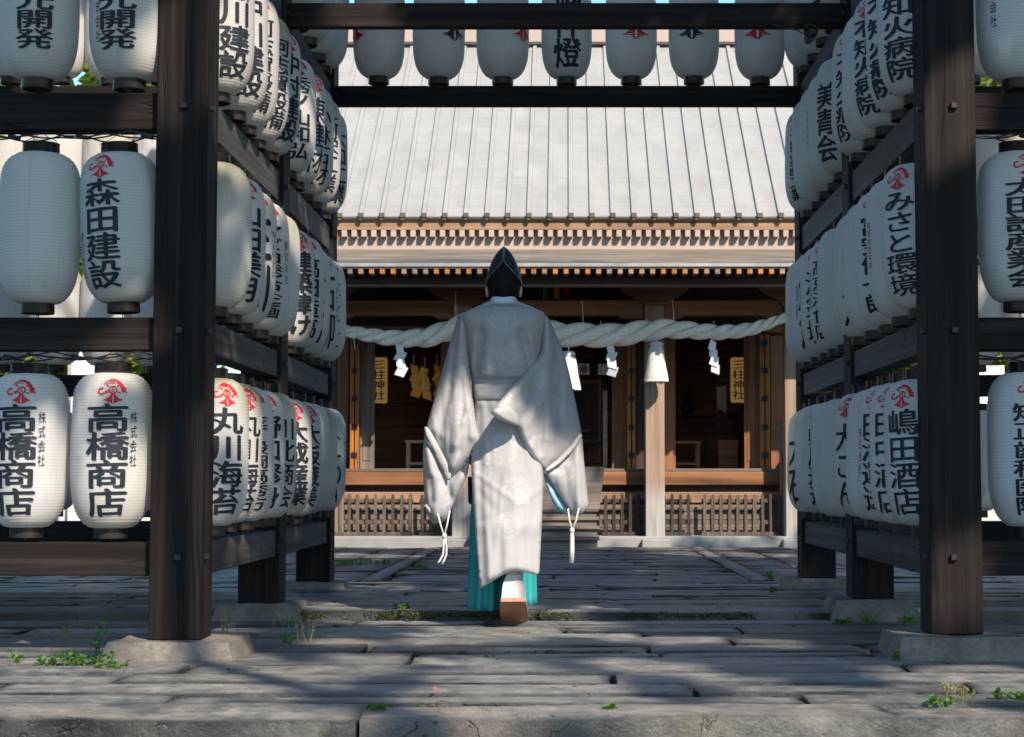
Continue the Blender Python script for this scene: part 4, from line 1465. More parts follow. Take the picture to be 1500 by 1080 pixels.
fence([486 + 12.8 * k for k in range(10)], "grey weathered picket fence under the left doorway", M["fence"])
fence([619 + 12.4 * k for k in range(4)], "short dark picket fence just left of the priest", M["fence_dark"])
fence([886.5 + 12.2 * k for k in range(11)], "dark picket fence passing behind the bare pillar", M["fence_dark"])
fence([1031.5 + 12.2 * k for k in range(11)], "brown picket fence under the right doorway", M["fence"])

# ------------------------------------------------------------------ the priest
PYD = 8.45
PO = Vector((XY(738, PYD), PYD, 0.0))
priest = thing("person", "person seen from behind in white court robe, teal trousers and tall black hat, walking", "person", PO)

MED = [(737, 466, 22), (720, 522, 20), (757, 518, 20), (668, 605, 18), (806, 598, 20), (797, 556, 17), (738, 590, 17), (735, 660, 24), (757, 720, 22), (793, 655, 20), (645, 725, 20), (682, 525, 14), (745, 770, 20), (826, 690, 18), (705, 690, 18)]


def robe_material(name, tint, trans):
    m = NT(name)
    tc = m.n("ShaderNodeTexCoord")
    sep = m.n("ShaderNodeSeparateXYZ")
    m.l(tc.outputs["Object"], sep.inputs[0])
    xz = m.n("ShaderNodeCombineXYZ")
    m.l(sep.outputs[0], xz.inputs[0])
    m.l(sep.outputs[2], xz.inputs[1])
    dmin = None
    for px, py, r in MED:
        c = W(px, py, PYD - 0.15) - PO
        d = m.n("ShaderNodeVectorMath", operation='DISTANCE')
        m.l(xz.outputs[0], d.inputs[0])
        d.inputs[1].default_value = (c.x, c.z, 0)
        dd = m.math('MULTIPLY', d.outputs["Value"], FPX / (PYD - 0.15) / r)
        dmin = dd if dmin is None else m.math('MINIMUM', dmin, dd)
    inside = m.ramp(dmin, [(0.0, 1.0), (0.97, 1.0), (1.0, 0.0)])
    rings = m.ramp(dmin, [(0.0, 0.3), (0.22, 1.0), (0.28, 0.2), (0.42, 0.9), (0.62, 0.25), (0.8, 1.0), (0.93, 0.35), (1.0, 1.0)])
    vo = m.n("ShaderNodeTexVoronoi")
    vo.inputs["Scale"].default_value = 75
    m.l(xz.outputs[0], vo.inputs["Vector"])
    pat = m.math('MULTIPLY', inside, m.math('MULTIPLY', rings, m.ramp(vo.outputs["Distance"], [(0.25, 1.0), (0.6, 0.3)])))
    weave = m.noise(m.coords((120, 120, 420)), 1.0, 2, 0.5)
    c = m.mix(pat, tint, tuple(min(0.84, x * 1.30) for x in tint))
    c = m.mix(m.math('MULTIPLY', weave, 0.12), c, tuple(x * 0.75 for x in tint))
    m.base(c).rough(0.8).spec(0.15)
    m.p.inputs["Sheen Weight"].default_value = 0.15
    wr = m.noise(m.coords((9, 9, 2.5)), 1.0, 3, 0.45, 0.8)
    m.bump(wr, 0.12, 0.02)
    tr = m.n("ShaderNodeBsdfTranslucent")
    m.l(c, tr.inputs[0])
    mx = m.n("ShaderNodeMixShader")
    mx.inputs[0].default_value = trans
    m.l(m.p.outputs[0], mx.inputs[1])
    m.l(tr.outputs[0], mx.inputs[2])
    m.l(mx.outputs[0], m.out.inputs[0])
    return m.m


M["robe"] = robe_material("robe_silk", (0.53, 0.53, 0.54), 0.42)
M["robe_band"] = robe_material("robe_band_silk", (0.42, 0.415, 0.415), 0.12)
M["robe_lining"] = plain("robe_lining", (0.25, 0.42, 0.50), 0.6, 0.3, 0, 0.08)
M["collar_blue"] = plain("pale_blue_collar", (0.50, 0.60, 0.78), 0.7, 0.2, 0, 0.06)
M["navy"] = plain("navy_cloth", (0.015, 0.02, 0.06), 0.7, 0.2)
M["teal"] = plain("teal_cloth", (0.022, 0.26, 0.28), 0.55, 0.3, 0, 0.12, 6)
M["skin"] = plain("skin", (0.52, 0.30, 0.22), 0.5, 0.4, 0, 0.08, 20)
M["hair"] = plain("black_hair", (0.006, 0.005, 0.005), 0.75, 0.2, 0, 0.4, 60)
M["shoe"] = plain("white_shoe", (0.52, 0.50, 0.49), 0.5, 0.4, 0, 0.04)
M["sole"] = wood("shoe_sole", (0.36, 0.17, 0.11), (0.54, 0.27, 0.18), (0.62, 0.34, 0.24), "z", 60, 0.5, 0.2, 12, 3)


def hat_material():
    m = NT("black_gauze_hat")
    v = m.n("ShaderNodeTexVoronoi")
    v.inputs["Scale"].default_value = 190
    m.l(m.coords(), v.inputs["Vector"])
    m.base(m.ramp(v.outputs["Distance"], [(0.1, (0.05, 0.055, 0.062)), (0.4, (0.006, 0.006, 0.008))])).rough(0.42).spec(0.5)
    m.bump(v.outputs["Distance"], 0.5, 0.003)
    return m.m


M["hat"] = hat_material()
M["hat_edge"] = plain("hat_edge", (0.06, 0.12, 0.16), 0.35, 0.5)


def pt_seg(p, a, b):
    ab, ap = (b[0] - a[0], b[1] - a[1]), (p[0] - a[0], p[1] - a[1])
    L = ab[0] ** 2 + ab[1] ** 2
    t = max(0, min(1, (ap[0] * ab[0] + ap[1] * ab[1]) / L)) if L > 0 else 0
    return math.hypot(ap[0] - ab[0] * t, ap[1] - ab[1] * t), t


def cloth(name, outline, Yf, Tf, Tb, D, mat, parent, folds=(), step=4.0, wav=0.0, soft=0.5, seed=0.0, crease=0.0, lean=0.0):
    """a closed cloth body: outline in the picture's measures, its own distance Yf(px, py), fullness Tf towards the camera and Tb away.
    folds: (x1, y1, x2, y2, width, depth)"""
    P = []
    n = len(outline)
    for i in range(n):
        a, b = outline[i], outline[(i + 1) % n]
        k = max(1, int(math.hypot(b[0] - a[0], b[1] - a[1]) / step))
        for j in range(k): P.append((a[0] + (b[0] - a[0]) * j / k, a[1] + (b[1] - a[1]) * j / k))
    # round the corners a little
    for _ in range(2):
        P = [((P[i - 1][0] + 2 * P[i][0] + P[(i + 1) % len(P)][0]) / 4, (P[i - 1][1] + 2 * P[i][1] + P[(i + 1) % len(P)][1]) / 4) for i in range(len(P))]
    nb = len(P)
    edges = [(i, (i + 1) % nb) for i in range(nb)]

    def inside(x, y):
        c = False
        j = nb - 1
        for i in range(nb):
            if (P[i][1] > y) != (P[j][1] > y) and x < (P[j][0] - P[i][0]) * (y - P[i][1]) / (P[j][1] - P[i][1]) + P[i][0]: c = not c
            j = i
        return c
    xs_ = [p[0] for p in P]
    ys_ = [p[1] for p in P]
    pts = list(P)
    arr = np.array(P)
    y, r = min(ys_) + step * .5, 0
    while y < max(ys_):
        x = min(xs_) + (step * .5 if r % 2 else 0)
        while x < max(xs_):
            if np.min(np.hypot(arr[:, 0] - x, arr[:, 1] - y)) > step * 0.55 and inside(x, y): pts.append((x, y))
            x += step
        y += step * 0.87
        r += 1
    vv, _, ff, *_r = geometry.delaunay_2d_cdt([Vector(p) for p in pts], edges, [], 1, 1e-4)
    cen = np.array(P + [P[0]])

    def dist(x, y):
        a, b = cen[:-1], cen[1:]
        ab = b - a
        t = np.clip(((x - a[:, 0]) * ab[:, 0] + (y - a[:, 1]) * ab[:, 1]) / np.maximum(1e-9, (ab ** 2).sum(1)), 0, 1)
        return float(np.min(np.hypot(a[:, 0] + ab[:, 0] * t - x, a[:, 1] + ab[:, 1] * t - y)))
    V, F, idf, idb = [], [], [], []
    for q in vv:
        x, y = q.x, q.y
        d = dist(x, y)
        k = max(0.0, 1 - (1 - min(d / D, 1)) ** 2) ** soft
        e = min(1, d / 6)
        h = 0.0
        for x1, y1, x2, y2, w, a in folds:
            dd, t = pt_seg((x, y), (x1, y1), (x2, y2))
            h += a * math.exp(-(dd / w) ** 2)
        h += wav * noise.noise((x * 0.045 + seed, y * 0.02, seed)) + wav * 0.4 * noise.noise((x * 0.12 + seed, y * 0.06, seed + 3))
        if crease:
            a1 = 1 - abs(noise.noise((x * 0.052 + y * lean + seed, y * 0.0065, seed + 9)))
            a2 = 1 - abs(noise.noise((x * 0.13 + y * lean * 2.4 + seed, y * 0.013, seed + 19)))
            h += crease * (a1 ** 7 + 0.65 * a2 ** 9)
        Y = Yf(x, y)
        front = W(x, y, Y)
        idf.append(len(V))
        V.append(tuple(front + Vector((0, -(Tf * k + h * e), 0))))
        if d < 0.3: idb.append(idf[-1])
        else:
            idb.append(len(V))
            V.append(tuple(front + Vector((0, Tb * k - h * e * 0.7 + 0.003, 0))))
    for f in ff:
        a = [idf[i] for i in f]
        p = [Vector(V[i]) for i in a]
        nrm = (p[1] - p[0]).cross(p[2] - p[0])
        if nrm.y > 0: f = list(reversed(f))
        F.append(tuple(idf[i] for i in f))
        F.append(tuple(idb[i] for i in reversed(f)))
    F = [f for f in F if len(set(f)) > 2]
    mbx = MB()
    mbx.v, mbx.f = V, F
    o = mbx.build(name, mat, parent, smooth=True)
    bm = bmesh.new()
    bm.from_mesh(o.data)
    for _ in range(1): bmesh.ops.smooth_vert(bm, verts=bm.verts[:], factor=0.5, use_axis_x=False, use_axis_y=True, use_axis_z=False)
    bm.to_mesh(o.data)
    bm.free()
    return o


# the body, one continuous skin grown on a skeleton in the walking pose
def body():
    J = {}
    ed, names = [], []

    def j(n, px, py, Y, r, par=None):
        J[n] = len(names)
        names.append((W(px, py, Y) - PO, r))
        if par: ed.append((J[par], J[n]))
    j("pelvis", 738, 640, 8.47, 0.09)
    j("waist", 738, 580, 8.47, 0.075, "pelvis")
    j("chest", 738, 510, 8.47, 0.085, "waist")
    j("upper", 738, 472, 8.48, 0.06, "chest")
    j("neck", 738, 446, 8.475, 0.045, "upper")
    j("skull0", 738, 428, 8.47, 0.058, "neck")
    j("skull1", 738, 408, 8.46, 0.082, "skull0")
    j("skull2", 738, 392, 8.46, 0.068, "skull1")
    j("jaw", 738, 428, 8.53, 0.045, "skull0")
    j("nose", 738, 420, 8.575, 0.012, "jaw")
    for s, n in ((-1, "l"), (1, "r")):
        j("sh" + n, 738 + s * 44, 480, 8.48, 0.045, "upper")
        j("el" + n, 738 + s * 75, 560, 8.44, 0.046, "sh" + n)
        j("wr" + n, 738 + s * 62, 632, 8.58, 0.03, "el" + n)
        j("pa" + n, 738 + s * 58, 652, 8.63, 0.034, "wr" + n)
        for q in range(4):
            j(f"f{n}{q}", 738 + s * 58 - 9 + q * 6, 670 + (q % 2) * 2, 8.66, 0.0095, "pa" + n)
            j(f"g{n}{q}", 738 + s * 58 - 9 + q * 6, 678 + (q % 2) * 3, 8.65, 0.008, f"f{n}{q}")
        j("th" + n, 738 + s * 58 - s * 14, 660, 8.66, 0.010, "pa" + n)
        j("hip" + n, 738 + s * 24, 665, 8.48, 0.075, "pelvis")
    j("kneel", 712, 775, 8.70, 0.062, "hipl")
    j("anklel", 722, 872, 8.66, 0.042, "kneel")
    j("toel", 722, 890, 8.82, 0.034, "anklel")
    j("kneer", 757, 780, 8.55, 0.062, "hipr")
    j("ankler", 753, 862, 8.34, 0.040, "kneer")
    j("toer", 752, 893, 8.42, 0.030, "ankler")
    me = bpy.data.meshes.new("body")
    me.from_pydata([tuple(p) for p, r in names], ed, [])
    o = bpy.data.objects.new("body", me)
    COL.objects.link(o)
    o.parent = priest
    sk = o.modifiers.new("skin", 'SKIN')
    for k, (p, r) in enumerate(names):
        me.skin_vertices[0].data[k].radius = (r, r)
    me.skin_vertices[0].data[0].use_root = True
    sub = o.modifiers.new("sub", 'SUBSURF')
    sub.levels = sub.render_levels = 2
    dg = bpy.context.evaluated_depsgraph_get()
    m2 = bpy.data.meshes.new_from_object(o.evaluated_get(dg))
    o.modifiers.clear()
    o.data = m2
    m2.shade_smooth()
    m2.materials.clear()
    m2.materials.append(M["skin"])
    return o


bod = body()
HC = W(738, 408, PYD + 0.0)                                   # middle of the head
sy = PYD / FPX
for s in (-1, 1):                                            # ears
    e = W(738 + s * 24.5, 428, PYD + 0.01)
    mb = MB()
    n1, n2 = 10, 12
    for i in range(n1 + 1):
        a = math.pi * i / n1
        for k in range(n2):
            b = 2 * math.pi * k / n2
            zz = 0.029 * math.cos(a)
            rr_ = math.sin(a) * (1 - 0.25 * (i / n1))
            mb.v.append((e.x + s * (0.010 * rr_ * math.cos(b) + 0.35 * zz * 0.3), e.y + 0.02 * rr_ * math.sin(b), e.z + zz))
    for i in range(n1):
        for k in range(n2):
            a, b = i * n2 + k, i * n2 + (k + 1) % n2
            mb.f.append((a, a + n2, b + n2, b))
    mb.build("ear", M["skin"], bod, smooth=True)
for s in (-1, 1):                                            # the face, turned away
    MB().lathe([(0, -0.012), (0.009, -0.008), (0.012, 0), (0.009, 0.008), (0, 0.012)], 10, (HC.x + s * 0.03, PYD + 0.105, HC.z - 0.02)).build("eye", M["paper_white"], bod, smooth=True)
MB().cbox((HC.x, PYD + 0.118, HC.z - 0.085), (0.045, 0.012, 0.010)).build("mouth", plain("lips", (0.4, 0.14, 0.11), 0.5), bod, bevel=0.004)


def ell(c, rx, ry, rz_, n=28, m_=20, keep=None, zmin=-1.0):
    mb = MB()
    for i in range(m_ + 1):
        a = math.pi * i / m_
        for k in range(n):
            b = 2 * math.pi * k / n
            z = max(zmin, math.cos(a))
            r = math.sin(a) if math.cos(a) > zmin else math.sin(math.acos(zmin)) * max(0.0, 1 - (zmin - math.cos(a)) * 1.5)
            mb.v.append((c.x + rx * r * math.cos(b), c.y + ry * r * math.sin(b), c.z + rz_ * z))
    for i in range(m_):
        for k in range(n):
            a, b = i * n + k, i * n + (k + 1) % n
            mb.f.append((a, a + n, b + n, b))
    return mb


# hair: the back of the head down to the nape
mb = MB()
n, m_ = 36, 22
for i in range(m_ + 1):
    v = i / m_
    py = 384 + (442 - 384) * v
    half = [(384, 6), (388, 12), (394, 17), (402, 21.5), (412, 24), (420, 24.5), (426, 23.5), (432, 20), (438, 15), (442, 9)]
    w = np.interp(py, [a for a, _ in half], [b for _, b in half]) * sy
    for k in range(n):
        b = 2 * math.pi * k / n
        yb2 = math.sin(b)
        back = -0.105 * (w / (24 * sy)) ** 0.6 if yb2 < 0 else 0.07 * (w / (24 * sy))
        mb.v.append((HC.x + w * math.cos(b), PYD + 0.0 + abs(yb2) * back + 0.02 * v, ZY(py, PYD)))
for i in range(m_):
    for k in range(n):
        a, b = i * n + k, i * n + (k + 1) % n
        mb.f.append((a, a + n, b + n, b))
mb.build("hair", M["hair"], priest, smooth=True)

# tall hat: a pinched shell open at the back in an upside-down V
mb, n, m_ = MB(), 64, 24
prof = [(362, 1.0), (364, 4), (368, 8), (374, 12.5), (382, 17), (392, 21), (402, 24), (411, 26), (420, 27.4)]
edgeV = []
for k in range(n + 1):
    th = -math.pi + 2 * math.pi * k / n                      # 0 faces the camera
    a = abs(th)
    ylow = 383 + 36 * min(1, a / R(88)) ** 0.85 if a < R(88) else 419 - 8 * (a - R(88)) / R(92)
    for i in range(m_ + 1):
        v = i / m_
        py = 362 + (ylow - 362) * v
        w = np.interp(py, [q for q, _ in prof], [q for _, q in prof]) * sy
        dp = w * (1.25 if py > 372 else 1.1)
        x = HC.x + w * math.sin(th)
        yv = PYD + 0.012 - dp * math.cos(th) * (1.0 if a < R(90) else 0.95)
        ridge = 0.012 * math.exp(-(th / 0.10) ** 2) * min(1, v * 3)
        mb.v.append((x, yv - ridge, ZY(py, PYD)))
    edgeV.append(mb.v[-1])
for k in range(n):
    for i in range(m_):
        a = k * (m_ + 1) + i
        mb.f.append((a, a + m_ + 1, a + m_ + 2, a + 1))
hat = mb.build("hat", M["hat"], priest, smooth=True)
sm = hat.modifiers.new("thick", 'SOLIDIFY')
sm.thickness = 0.004
sm.offset = 0
MB().tube([Vector(p) - PO + PO for p in edgeV], 0.0028, 6).build("hat_cord", M["hat_edge"], hat, smooth=True)
rid = [Vector(mb.v[(n // 2) * (m_ + 1) + i]) + Vector((0, -0.002, 0)) for i in range(0, m_ + 1)]
MB().tube(rid, [0.003] + [0.0065] * (len(rid) - 2) + [0.005], 8).build("hat_ridge", M["hat_edge"], hat, smooth=True)

# collars
cloth("under_collar", [(716, 444), (719, 436), (727, 430.5), (738, 429), (749, 430.5), (756, 436), (760, 444), (757, 452), (719, 452)], lambda x, y: PYD - 0.005, 0.075, 0.06, 22, M["collar_blue"], priest, step=2.5)
cloth("robe_collar", [(701, 449), (709, 444), (719, 440.5), (738, 442.5), (756, 440.5), (766, 444), (777, 449), (772, 455), (757, 451), (738, 452), (719, 451), (706, 455)], lambda x, y: PYD - 0.01, 0.088, 0.07, 14, M["robe"], priest, step=2.5)
# back of the robe
cloth("robe_body", [(703, 447), (719, 444.5), (738, 446), (757, 444.5), (775, 447), (786, 453), (800, 459), (801, 470), (797, 500), (792, 540), (786, 566), (778, 590), (776, 600), (697, 600), (693, 572), (688, 540), (682, 500), (676, 470), (671, 462), (686, 455)],
      lambda x, y: PYD, 0.135, 0.13, 46, M["robe"], priest, step=3.1, wav=0.006, soft=0.5, seed=1.0, crease=0.008,
      folds=[(708, 492, 698, 548, 6, -0.035), (698, 500, 690, 560, 5, 0.02), (766, 490, 776, 530, 6, -0.035), (778, 500, 786, 560, 5, 0.02), (722, 470, 716, 540, 9, 0.012), (755, 470, 757, 530, 9, 0.010),
             (700, 515, 728, 553, 3, 0.008), (776, 512, 750, 553, 3, 0.008), (692, 535, 722, 557, 2.5, 0.008), (784, 535, 758, 557, 2.5, 0.008), (712, 470, 706, 520, 3, 0.007), (765, 470, 771, 520, 3, 0.007), (730, 500, 736, 552, 3, 0.005), (697, 557, 780, 561, 3.5, -0.018), (699, 551, 775, 553, 4, 0.016), (715, 545, 762, 540, 5, 0.008), (738, 450, 738, 556, 30, 0.006)])
cloth("sash", [(694, 563), (738, 562), (783, 564), (781, 586), (738, 587), (696, 586)], lambda x, y: PYD - 0.145 * math.sqrt(max(0.0, 1 - ((x - 738) / 60) ** 2)), 0.012, 0.01, 5, M["robe"], priest, step=3, folds=[(696, 565, 782, 566, 2.5, 0.006), (700, 577, 770, 573, 4, 0.004)])
# long back panel of the robe
cloth("robe_skirt", [(697, 584), (738, 585), (777, 584), (783, 620), (795, 688), (796, 700), (795, 740), (792, 800), (790, 843), (772, 839.5), (755, 836), (745, 838), (730, 846), (716, 855), (703, 863), (699, 820), (695, 760), (691, 700), (690, 680), (694, 640)],
      lambda x, y: PYD - 0.135 * math.sqrt(max(0.0, 1 - ((x - 743) / 66) ** 2)) - 0.13 * max(0, min(1, (y - 600) / 240)), 0.012, 0.012, 6, M["robe"], priest, step=3.4, wav=0.006, seed=4.0, crease=0.010,
      folds=[(706, 592, 712, 680, 3, 0.009), (722, 590, 724, 660, 3, 0.008), (748, 590, 752, 640, 3, 0.008), (768, 590, 776, 690, 3, 0.009), (700, 695, 755, 735, 3, 0.008), (793, 715, 742, 755, 3, 0.008), (703, 765, 765, 742, 3, -0.007), (712, 720, 716, 845, 3.5, 0.009), (738, 760, 740, 835, 3, 0.007), (772, 740, 776, 836, 3.5, 0.009), (700, 600, 706, 850, 6, -0.010), (780, 640, 784, 840, 7, -0.008), (745, 610, 748, 836, 16, 0.012), (722, 620, 720, 850, 8, 0.008), (697, 640, 694, 720, 5, 0.012), (700, 720, 722, 745, 6, -0.008), (730, 600, 775, 640, 8, 0.008), (700, 775, 790, 770, 14, 0.008)])
cloth("robe_front", [(700, 590), (776, 590), (786, 690), (784, 800), (780, 842), (706, 842), (698, 700)], lambda x, y: PYD + 0.30, 0.02, 0.05, 30, M["robe"], priest, step=7)
# left sleeve: an upper and a lower length of cloth with a woven band between
YL = lambda x, y: PYD + 0.03 - 0.10 * max(0, min(1, (x - 640) / 70)) - 0.06 * max(0, min(1, (y - 480) / 200))
cloth("sleeve", [(672, 462), (680, 462), (685, 470), (686, 500), (687, 530), (691, 570), (697, 610), (705, 638), (704, 647), (696, 657), (686, 672), (672, 690), (659, 703), (640, 664), (623, 631), (630, 607), (641, 568), (655, 517), (665, 482)],
      YL, 0.060, 0.07, 34, M["robe"], priest, step=3.1, wav=0.008, seed=7.0, soft=0.85, crease=0.011,
      folds=[(678, 470, 664, 560, 3, 0.010), (682, 500, 684, 600, 3, 0.010), (670, 560, 648, 640, 3, 0.010), (688, 590, 668, 660, 3, 0.010), (660, 600, 652, 670, 2.5, 0.008), (694, 630, 664, 686, 2.5, 0.009), (680, 480, 668, 650, 9, 0.026), (672, 500, 650, 630, 7, -0.016), (684, 540, 694, 640, 5, 0.018), (690, 600, 662, 695, 10, 0.014), (660, 520, 636, 630, 7, 0.014), (676, 560, 672, 660, 5, -0.012), (700, 640, 660, 700, 6, 0.01)])
cloth("sleeve_band", [(622, 622), (630, 630), (646, 660), (661, 690), (660, 706), (655, 704), (640, 672), (621, 632)], lambda x, y: YL(x, y) - 0.044, 0.005, 0.01, 4, M["robe_band"], priest, step=3)
cloth("sleeve_lower", [(622, 634), (640, 664), (658, 698), (672, 690), (688, 672), (686, 690), (681, 706), (669, 728), (656, 757), (651, 767), (643, 764), (637, 771), (630, 762), (624, 752), (622, 735), (620, 700), (619, 665)],
      lambda x, y: YL(x, y) + 0.015, 0.048, 0.06, 26, M["robe"], priest, step=3.1, wav=0.009, seed=9.0, soft=0.85, crease=0.011,
      folds=[(630, 660, 640, 760, 7, 0.015), (655, 712, 662, 735, 5, -0.022), (632, 700, 634, 735, 4, -0.018), (645, 700, 650, 755, 8, 0.018), (676, 700, 655, 750, 5, 0.012)])
cloth("sleeve_hem", [(622, 733), (626, 741), (637, 752), (640, 758), (634, 757), (622, 743)], lambda x, y: YL(x, y) - 0.028, 0.010, 0.01, 6, M["robe_band"], priest, step=2.5)
# right sleeve, drawn across the back
YR_ = lambda x, y: PYD + 0.03 - 0.30 * max(0, min(1, (815 - x) / 85)) - 0.07 * max(0, min(1, (y - 480) / 200))
cloth("sleeve", [(796, 459), (803, 464), (814, 488), (827, 520), (836, 555), (844, 592), (852, 633), (846, 645), (830, 666), (812, 682), (798, 691), (788, 680), (776, 664), (764, 640), (758, 624), (746, 620), (733, 616), (719, 606), (721, 600), (732, 588), (752, 565), (775, 540), (793, 517), (795, 490)],
      YR_, 0.060, 0.06, 34, M["robe"], priest, step=3.1, wav=0.008, seed=12.0, soft=0.85, crease=0.011,
      folds=[(800, 470, 818, 560, 3, 0.010), (796, 530, 748, 590, 3, 0.010), (808, 520, 790, 600, 3, 0.010), (826, 560, 832, 640, 3, 0.010), (785, 590, 776, 640, 3, 0.009), (805, 600, 796, 670, 3, 0.009), (830, 620, 808, 676, 2.5, 0.008), (800, 480, 806, 640, 10, 0.026), (812, 500, 826, 640, 8, -0.014), (792, 525, 735, 592, 7, 0.018), (805, 540, 770, 610, 9, -0.016), (800, 575, 764, 632, 8, 0.02), (820, 560, 812, 670, 7, 0.016), (768, 640, 795, 685, 5, 0.014), (790, 600, 790, 660, 6, -0.014)])
cloth("sleeve_cuff", [(718, 606), (722, 599), (736, 594), (746, 594), (756, 600), (762, 612), (760, 626), (748, 621), (734, 616)], lambda x, y: YR_(x, y) - 0.035, 0.045, 0.02, 10, M["robe"], priest, step=2.6, folds=[(738, 600, 752, 618, 4, -0.014)])
cloth("sleeve_band", [(852, 630), (853, 640), (838, 662), (820, 680), (801, 693), (797, 689), (815, 674), (834, 654)], lambda x, y: YR_(x, y) - 0.046, 0.005, 0.01, 4, M["robe_band"], priest, step=3)
cloth("sleeve_lower", [(853, 636), (855, 670), (858, 700), (862, 738), (862, 744), (852, 754), (841, 758), (836, 750), (822, 729), (808, 708), (797, 692), (812, 682), (832, 664)],
      lambda x, y: YR_(x, y) + 0.01, 0.042, 0.05, 24, M["robe"], priest, step=3.1, wav=0.008, seed=15.0, soft=0.85, crease=0.011,
      folds=[(845, 660, 850, 745, 7, 0.014), (825, 690, 842, 750, 7, -0.012)])
cloth("sleeve_lining", [(796, 691), (808, 707), (822, 728), (836, 750), (837, 756), (828, 754), (815, 746), (806, 728), (799, 708)], lambda x, y: YR_(x, y) + 0.05, 0.025, 0.03, 12, M["robe_lining"], priest, step=3)
# dark slits where the sleeves leave the shoulders
cloth("shoulder_slit", [(670, 464), (676, 463), (675, 474), (671, 476)], lambda x, y: PYD + 0.0, 0.04, 0.04, 4, M["navy"], priest, step=1.5)
cloth("shoulder_slit", [(797, 457), (802, 460), (803, 468), (799, 466)], lambda x, y: PYD + 0.0, 0.05, 0.04, 4, M["navy"], priest, step=1.5)
cloth("waist_ribbon", [(685, 698), (691, 698), (692, 740), (686, 738)], lambda x, y: PYD + 0.05, 0.02, 0.02, 4, M["navy"], priest, step=2)


# teal trousers: two pleated tubes
def trouser(cx_top, cx_bot, py_bot, w_top, w_bot, yc_top, yc_bot, d_top, d_bot, ph, lean=0.0):
    mb, n, m_ = MB(), 96, 22
    for i in range(m_ + 1):
        v = i / m_
        for k in range(n):
            b = 2 * math.pi * k / n
            pb = py_bot + lean * math.cos(b)
            py = 640 + (pb - 640) * v
            cx = cx_top + (cx_bot - cx_top) * v
            w = (w_top + (w_bot - w_top) * v) * sy
            d = d_top + (d_bot - d_top) * v
            pl = 1 + (0.07 + 0.05 * v) * math.sin(9 * b + ph) * v + 0.03 * math.sin(4 * b + ph * 2) * v
            yc = yc_top + (yc_bot - yc_top) * v
            mb.v.append((XY(cx, PYD) + w * pl * math.cos(b), yc + d * pl * math.sin(b), ZY(py, PYD)))
    for i in range(m_):
        for k in range(n):
            a, b = i * n + k, i * n + (k + 1) % n
            mb.f.append((a, a + n, b + n, b))
    o = mb.build("trouser_leg", M["teal"], priest, smooth=True)
    s = o.modifiers.new("thick", 'SOLIDIFY')
    s.thickness = 0.004
    return o


trouser(720, 713, 894, 27, 29, 8.47, 8.58, 0.12, 0.17, 0.4)
trouser(754, 758, 888, 28, 26.5, 8.48, 8.52, 0.12, 0.14, 1.9, -2.0)

# rear shoe, heel lifted; front shoe flat on the step
def shoe(toe, heel, w, name="shoe"):
    """toe and heel: the two ends of the sole's underside"""
    ax = (toe - heel)
    L = ax.length
    ax.normalize()
    side = Vector((1, 0, 0))
    up = side.cross(ax).normalized()
    if up.z < 0: up = -up
    sec = []
    N = 16
    for i in range(N + 1):
        t = i / N
        ww = w * (0.84 + 0.18 * math.sin(math.pi * min(1, t * 0.8 + 0.08))) * (1 if t < 0.9 else math.sqrt(max(0.35, 1 - ((t - 0.9) / 0.12) ** 2)))
        sec.append((t, ww))
    so, upx = MB(), MB()
    for t, ww in sec:
        c = heel + ax * (L * t)
        for dx, dz in ((-1, 0.002), (-1, 0.022), (1, 0.022), (1, 0.002)):
            so.v.append(tuple(c + side * ww * dx + up * dz))
    for i in range(N):
        for k in range(4):
            a, b = i * 4 + k, i * 4 + (k + 1) % 4
            so.f.append((a, b, b + 4, a + 4))
    so.f += [(3, 2, 1, 0), tuple(N * 4 + k for k in range(4))]
    s = so.build("sole", M["sole"], None)
    n = 16
    for t, ww in sec:
        c = heel + ax * (L * t) + up * 0.022
        hh = 0.15 - 0.06 * max(0, t - 0.12) / 0.2 if t < 0.32 else 0.09 - 0.035 * (t - 0.32) / 0.68
        if t > 0.85: hh *= math.sqrt(max(0.05, 1 - ((t - 0.85) / 0.16) ** 2))
        if t == 0: hh *= 0.97
        for k in range(n):
            a = math.pi * k / (n - 1)
            upx.v.append(tuple(c + side * (ww * 0.95 * math.cos(a) * (1 - 0.30 * math.sin(a) * max(0.0, 1 - t * 2.2))) + up * hh * math.sin(a) ** 0.55))
    for i in range(N):
        for k in range(n - 1):
            a = i * n + k
            upx.f.append((a, a + 1, a + n + 1, a + n))
    upx.f += [tuple(range(n)), tuple(N * n + k for k in reversed(range(n)))]
    u = upx.build(name, M["shoe"], priest, smooth=True)
    s.parent = u
    s.data.transform(Matrix.Translation(-world_off(u)))
    return u


heel = W(751.5, 882, 8.19)
toe = Vector((heel.x, 8.44, 0.004))
shoe(toe, heel, 0.066)
shoe(Vector((XY(722, 8.78), 8.98, 0.046)), Vector((XY(722, 8.78), 8.72, 0.05)), 0.055)
a, b = W(751.5, 868, 8.255), W(753, 832, 8.34)                  # white sock above the rear shoe
a += Vector((0, 0.05, 0))
b += Vector((0, 0.03, 0))
MB().tube([a + Vector((0, 0.01, -0.02)), a, (a + b) / 2, b, b + Vector((0, 0.05, 0.1))], [0.030, 0.036, 0.040, 0.042, 0.046], 18).build("sock", M["shoe"], priest, smooth=True)


